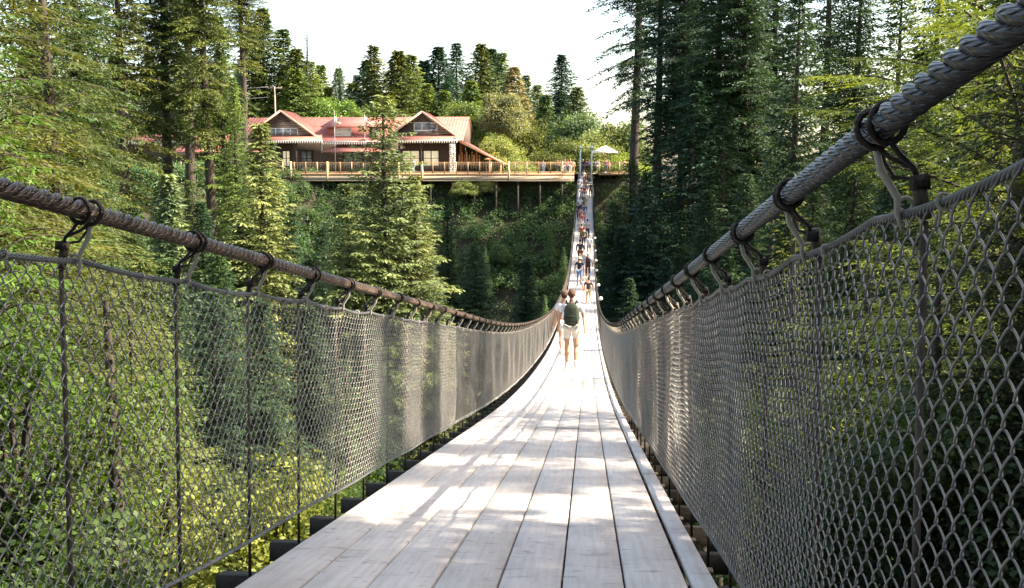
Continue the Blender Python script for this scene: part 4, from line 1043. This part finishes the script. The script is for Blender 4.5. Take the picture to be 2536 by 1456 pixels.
row([('firW', 648, 166, 20, OLV, 1.71), ('firN', 700, 168, 70, MDG, 1.78), ('snag', 757, 165, 52, MDG, 1.1), ('firW', 730, 160, 170, LIT, 1.71), ('firN', 790, 175, 160, LIT, 1.71), ('snag', 842, 185, 140, PALE, 1.1), ('firW', 872, 190, 205, PALE, 2.02), ('firN', 928, 170, 112, OLV, 1.71), ('firW', 985, 172, 125, OLV, 1.86), ('firN', 1022, 180, 135, LIT, 1.71), ('firW', 1050, 200, 150, BLU, 1.86), ('firN', 1130, 215, 105, BLU, 1.78), ('firW', 1088, 200, 115, BLU, 1.86), ('firN', 1062, 165, 205, LIT, 1.47), ('firW', 1192, 178, 108, OLV, 1.63), ('firN', 1240, 190, 130, PALE, 1.86), ('firW', 1275, 186, 165, (.24, .22, .13), 1.71), ('firN', 1302, 190, 185, MDG, 1.40), ('firW', 1390, 200, 135, BLU, 1.47), ('firN', 1348, 172, 235, MDG, 1.71), ('firW', 1100, 165, 225, LIT, 1.40), ('firN', 960, 165, 225, OLV, 1.47), ('firW', 1430, 190, 215, PALE, 1.71), ('firN', 810, 170, 215, OLV, 1.55), ('firW', 1165, 165, 200, LIT, 1.55), ('firN', 620, 170, 60, MDG, 2.02), ('firW', 735, 164, 120, OLV, 1.55), ('firN', 770, 168, 150, LIT, 1.71), ('firW', 905, 185, 150, BLU, 1.86), ('firN', 1000, 210, 140, BLU, 2.02), ('firW', 1215, 210, 120, BLU, 2.02), ('firN', 1330, 195, 210, PALE, 1.55)],
    'conifer on the skyline behind the lodge, %s counting from the left', 'skyline conifers behind the lodge', wide=1.35)  # PALE crowns are lightened to look hazy
row([('leafFar', 745, 164, 235, LIT, 1.2), ('leafFar', 830, 163, 225, (.16, .24, .06), 1.2), ('leafFar', 900, 164, 250, LIT, 1.1), ('leafFar', 1150, 156, 235, LIT, 1.0), ('leafFar', 1250, 152, 215, (.22, .21, .12), .9), ('leafFarB', 1235, 146, 325, (.26, .30, .11), .8), ('leafFar', 1300, 158, 280, OLV, 1.1), ('leafFar', 1430, 160, 260, PALE, 1.2), ('leafFarB', 1475, 150, 310, (.26, .30, .13), 1.0), ('leafFar', 1540, 152, 280, OLV, 1.2), ('leafFarB', 1550, 142, 370, (.24, .30, .06), .8), ('leafFarB', 1390, 148, 330, OLV, 1.0), ('leafFarB', 1280, 144, 375, (.25, .28, .11), .7), ('leafFar', 680, 163, 240, OLV, 1.0), ('leafFarB', 1160, 150, 330, OLV, .9)],
    'rounded broadleaf tree behind terrace and lodge, %s from the left', 'broadleaf trees behind the terrace', name='broadleaf_tree')
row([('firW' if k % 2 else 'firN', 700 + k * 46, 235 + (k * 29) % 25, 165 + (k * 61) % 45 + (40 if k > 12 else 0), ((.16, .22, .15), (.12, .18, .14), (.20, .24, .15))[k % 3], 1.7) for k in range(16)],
    'distant pale conifer showing between the skyline ones, %s from the left', 'distant pale conifers', wide=1.2)  # greens lightened so that distance haze is in the crown colour
# conifers standing in the gorge before the terrace
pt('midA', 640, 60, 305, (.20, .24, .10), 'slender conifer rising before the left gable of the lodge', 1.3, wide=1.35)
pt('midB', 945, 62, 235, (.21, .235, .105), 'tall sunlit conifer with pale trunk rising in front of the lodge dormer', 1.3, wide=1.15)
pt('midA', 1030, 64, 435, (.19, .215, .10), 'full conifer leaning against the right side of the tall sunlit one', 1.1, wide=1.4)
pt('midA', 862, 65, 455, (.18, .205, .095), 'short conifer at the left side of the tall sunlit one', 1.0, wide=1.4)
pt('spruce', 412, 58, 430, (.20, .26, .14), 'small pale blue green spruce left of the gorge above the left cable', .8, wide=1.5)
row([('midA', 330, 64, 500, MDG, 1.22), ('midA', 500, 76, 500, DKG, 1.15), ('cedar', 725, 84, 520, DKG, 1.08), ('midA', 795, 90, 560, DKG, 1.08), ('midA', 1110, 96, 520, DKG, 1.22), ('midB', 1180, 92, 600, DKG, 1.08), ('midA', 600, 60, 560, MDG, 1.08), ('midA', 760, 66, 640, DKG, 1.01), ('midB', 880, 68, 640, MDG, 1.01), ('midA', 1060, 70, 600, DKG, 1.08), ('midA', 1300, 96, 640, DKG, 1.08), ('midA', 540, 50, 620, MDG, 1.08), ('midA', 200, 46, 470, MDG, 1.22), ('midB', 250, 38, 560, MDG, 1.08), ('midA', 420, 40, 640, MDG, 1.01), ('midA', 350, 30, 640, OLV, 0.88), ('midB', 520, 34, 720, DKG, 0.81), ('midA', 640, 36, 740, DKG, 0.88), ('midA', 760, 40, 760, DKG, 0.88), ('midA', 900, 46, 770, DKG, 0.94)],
    'conifer low in the gorge left of the bridge, %s from the left', 'gorge conifers left of the bridge', wide=1.2)
# near left
tree('nearB', -8.2, 12.5, 7.0, (.095, .11, .033), 'near drooping cedar with yellow green sprays at the left edge above the cable', 1.25, rz=1.0)
pt('nearB', 100, 16, -260, (.10, .115, .04), 'near fir behind the drooping cedar at the left edge', 1.0, rz=0.4)
pt('nearB', -100, 9, -60, (.09, .15, .03), 'fresh green drooping tree at the far left edge', .9)
pt('nearC', 190, 17, 560, (.12, .16, .05), 'small green fir just under the left cable beyond the mesh', .95)
pt('nearB', 330, 15, 700, (.13, .15, .05), 'brownish green fir close behind the left mesh', .9)
pt('leafA', 20, 8.5, 740, (.08, .14, .025), 'bright green maple behind the left mesh at the edge', .62, name='broadleaf_tree')
pt('nearC', 250, 8.2, 700, (.10, .11, .035), 'olive young fir close behind the first two posts of the left mesh', .85)
pt('nearC', 400, 10, 860, (.085, .10, .035), 'olive brown young fir low behind the left mesh', .7)
pt('leafB', 660, 9.5, 1080, (.24, .28, .07), 'sunlit yellow green shrub tree low behind the left mesh, nearest the deck', .75, name='broadleaf_tree')
pt('leafB', 840, 11, 1130, (.22, .30, .06), 'yellow green shrub tree peeping under the mesh beside the deck edge', .6, name='broadleaf_tree')
pt('nearC', 860, 14, 900, (.10, .14, .05), 'slim young fir standing behind the left mesh beside the shrubs', .5)
pt('leafB', 120, 6.5, 1230, (.06, .10, .03), 'dark green leafy shrub tree in the lower left corner', .8, name='broadleaf_tree')

# ------------------------------------------------------------------ undergrowth on both banks
def undergrowth(name, xr, yr, n, per, size, leaf, color, label, seed, lo=-60):
    rg = np.random.default_rng(seed); x = rg.uniform(*xr, n); y = rg.uniform(*yr, n); z = ground(x, y); k = z > lo; x, y, z = x[k], y[k], z[k]; n = len(x)
    r = rg.uniform(.5, 1.3, n) * size; c = np.stack([x, y, z + r * .2], -1)
    g = unit(rg.normal(size=(n, per, 3))); g[..., 2] = np.abs(g[..., 2])
    g[..., 1] -= .25; rad = r[:, None, None] * (rg.uniform(.55, 1, (n, per, 1)))
    p = (c[:, None] + g * rad * np.array([1, 1, .95])).reshape(-1, 3); o = g.reshape(-1, 3)
    d = unit(o * .6 + rg.normal(size=o.shape) * .5 + np.array([0, 0, -.2])); N = unit(o + rg.normal(size=o.shape) * .5)
    ll = leaf * rg.uniform(.6, 1.5, len(p))
    ob = kite_obj(name, [kites(p, d, ll, ll * .7, N, sag=.15)], M['leaves']); ob.color = (*color, 1)
    tag(ob, label, 'undergrowth', kind='stuff')
undergrowth('undergrowth', (-75, 55), (82, 129), 2500, 250, 1.9, .23, (.10, .175, .085), 'dense dark green undergrowth covering the far bank below the terrace', 31)
undergrowth('undergrowth', (-75, 55), (122, 133.6), 1300, 170, 1.15, .2, (.075, .13, .06), 'low green growth along the rim under the terrace', 35)
undergrowth('shrubbery', (-40, 2), (95, 129), 120, 200, 1.2, .24, (.12, .16, .06), 'lighter green shrubs scattered over the far bank', 32)
undergrowth('undergrowth', (-40, 45), (-2, 45), 700, 120, 1.3, .28, (.05, .075, .03), 'dark ferny undergrowth covering the near bank below the bridge', 33)
for i, (px, dY, rs, col) in enumerate(((1205, 2.6, .30, (.42, .42, .2)), (1150, 3.6, .34, (.22, .27, .11)), (1210, .9, .16, (.3, .34, .12)))):
    Y = 135 - dY; X = X_(px, Y); z = float(ground(X, Y))
    tree('leafFarB', X, Y, z + 12 * rs, col, ('pale cream flowering shrub on the far bank under the terrace', 'light green shrub left of the cream flowering one', 'small green bush just under the terrace edge beam')[i], rs, name='shrub', cat='shrub', wide=1.2)
rg_ = np.random.default_rng(77); its = []
for i in range(26):
    px = rg_.uniform(1070, 1420); Y = rg_.uniform(103, 126); g = rg_.uniform(.6, 1.5)
    key = ['leafFar', 'leafFarB', 'midA', 'leafFar', 'cedar'][i % 5]
    X = X_(px, Y); its.append((key, px, Y, None, (.11 * g, .175 * g, .08 * g), float(rg_.uniform(.28, .5)) if 'leaf' in key else float(rg_.uniform(.3, .45))))
its.sort(key=lambda t: t[1])
for i, (key, px, Y, _, col, rs) in enumerate(its):
    X = X_(px, Y); z = float(ground(X, Y)); H = PROTO[key][2]
    tree(key, X, Y, z + H * rs * .9, col, 'small bushy tree on the bank below the terrace, %s from the left' % ORD[i], rs, name='small_tree', group='small trees on the far bank')
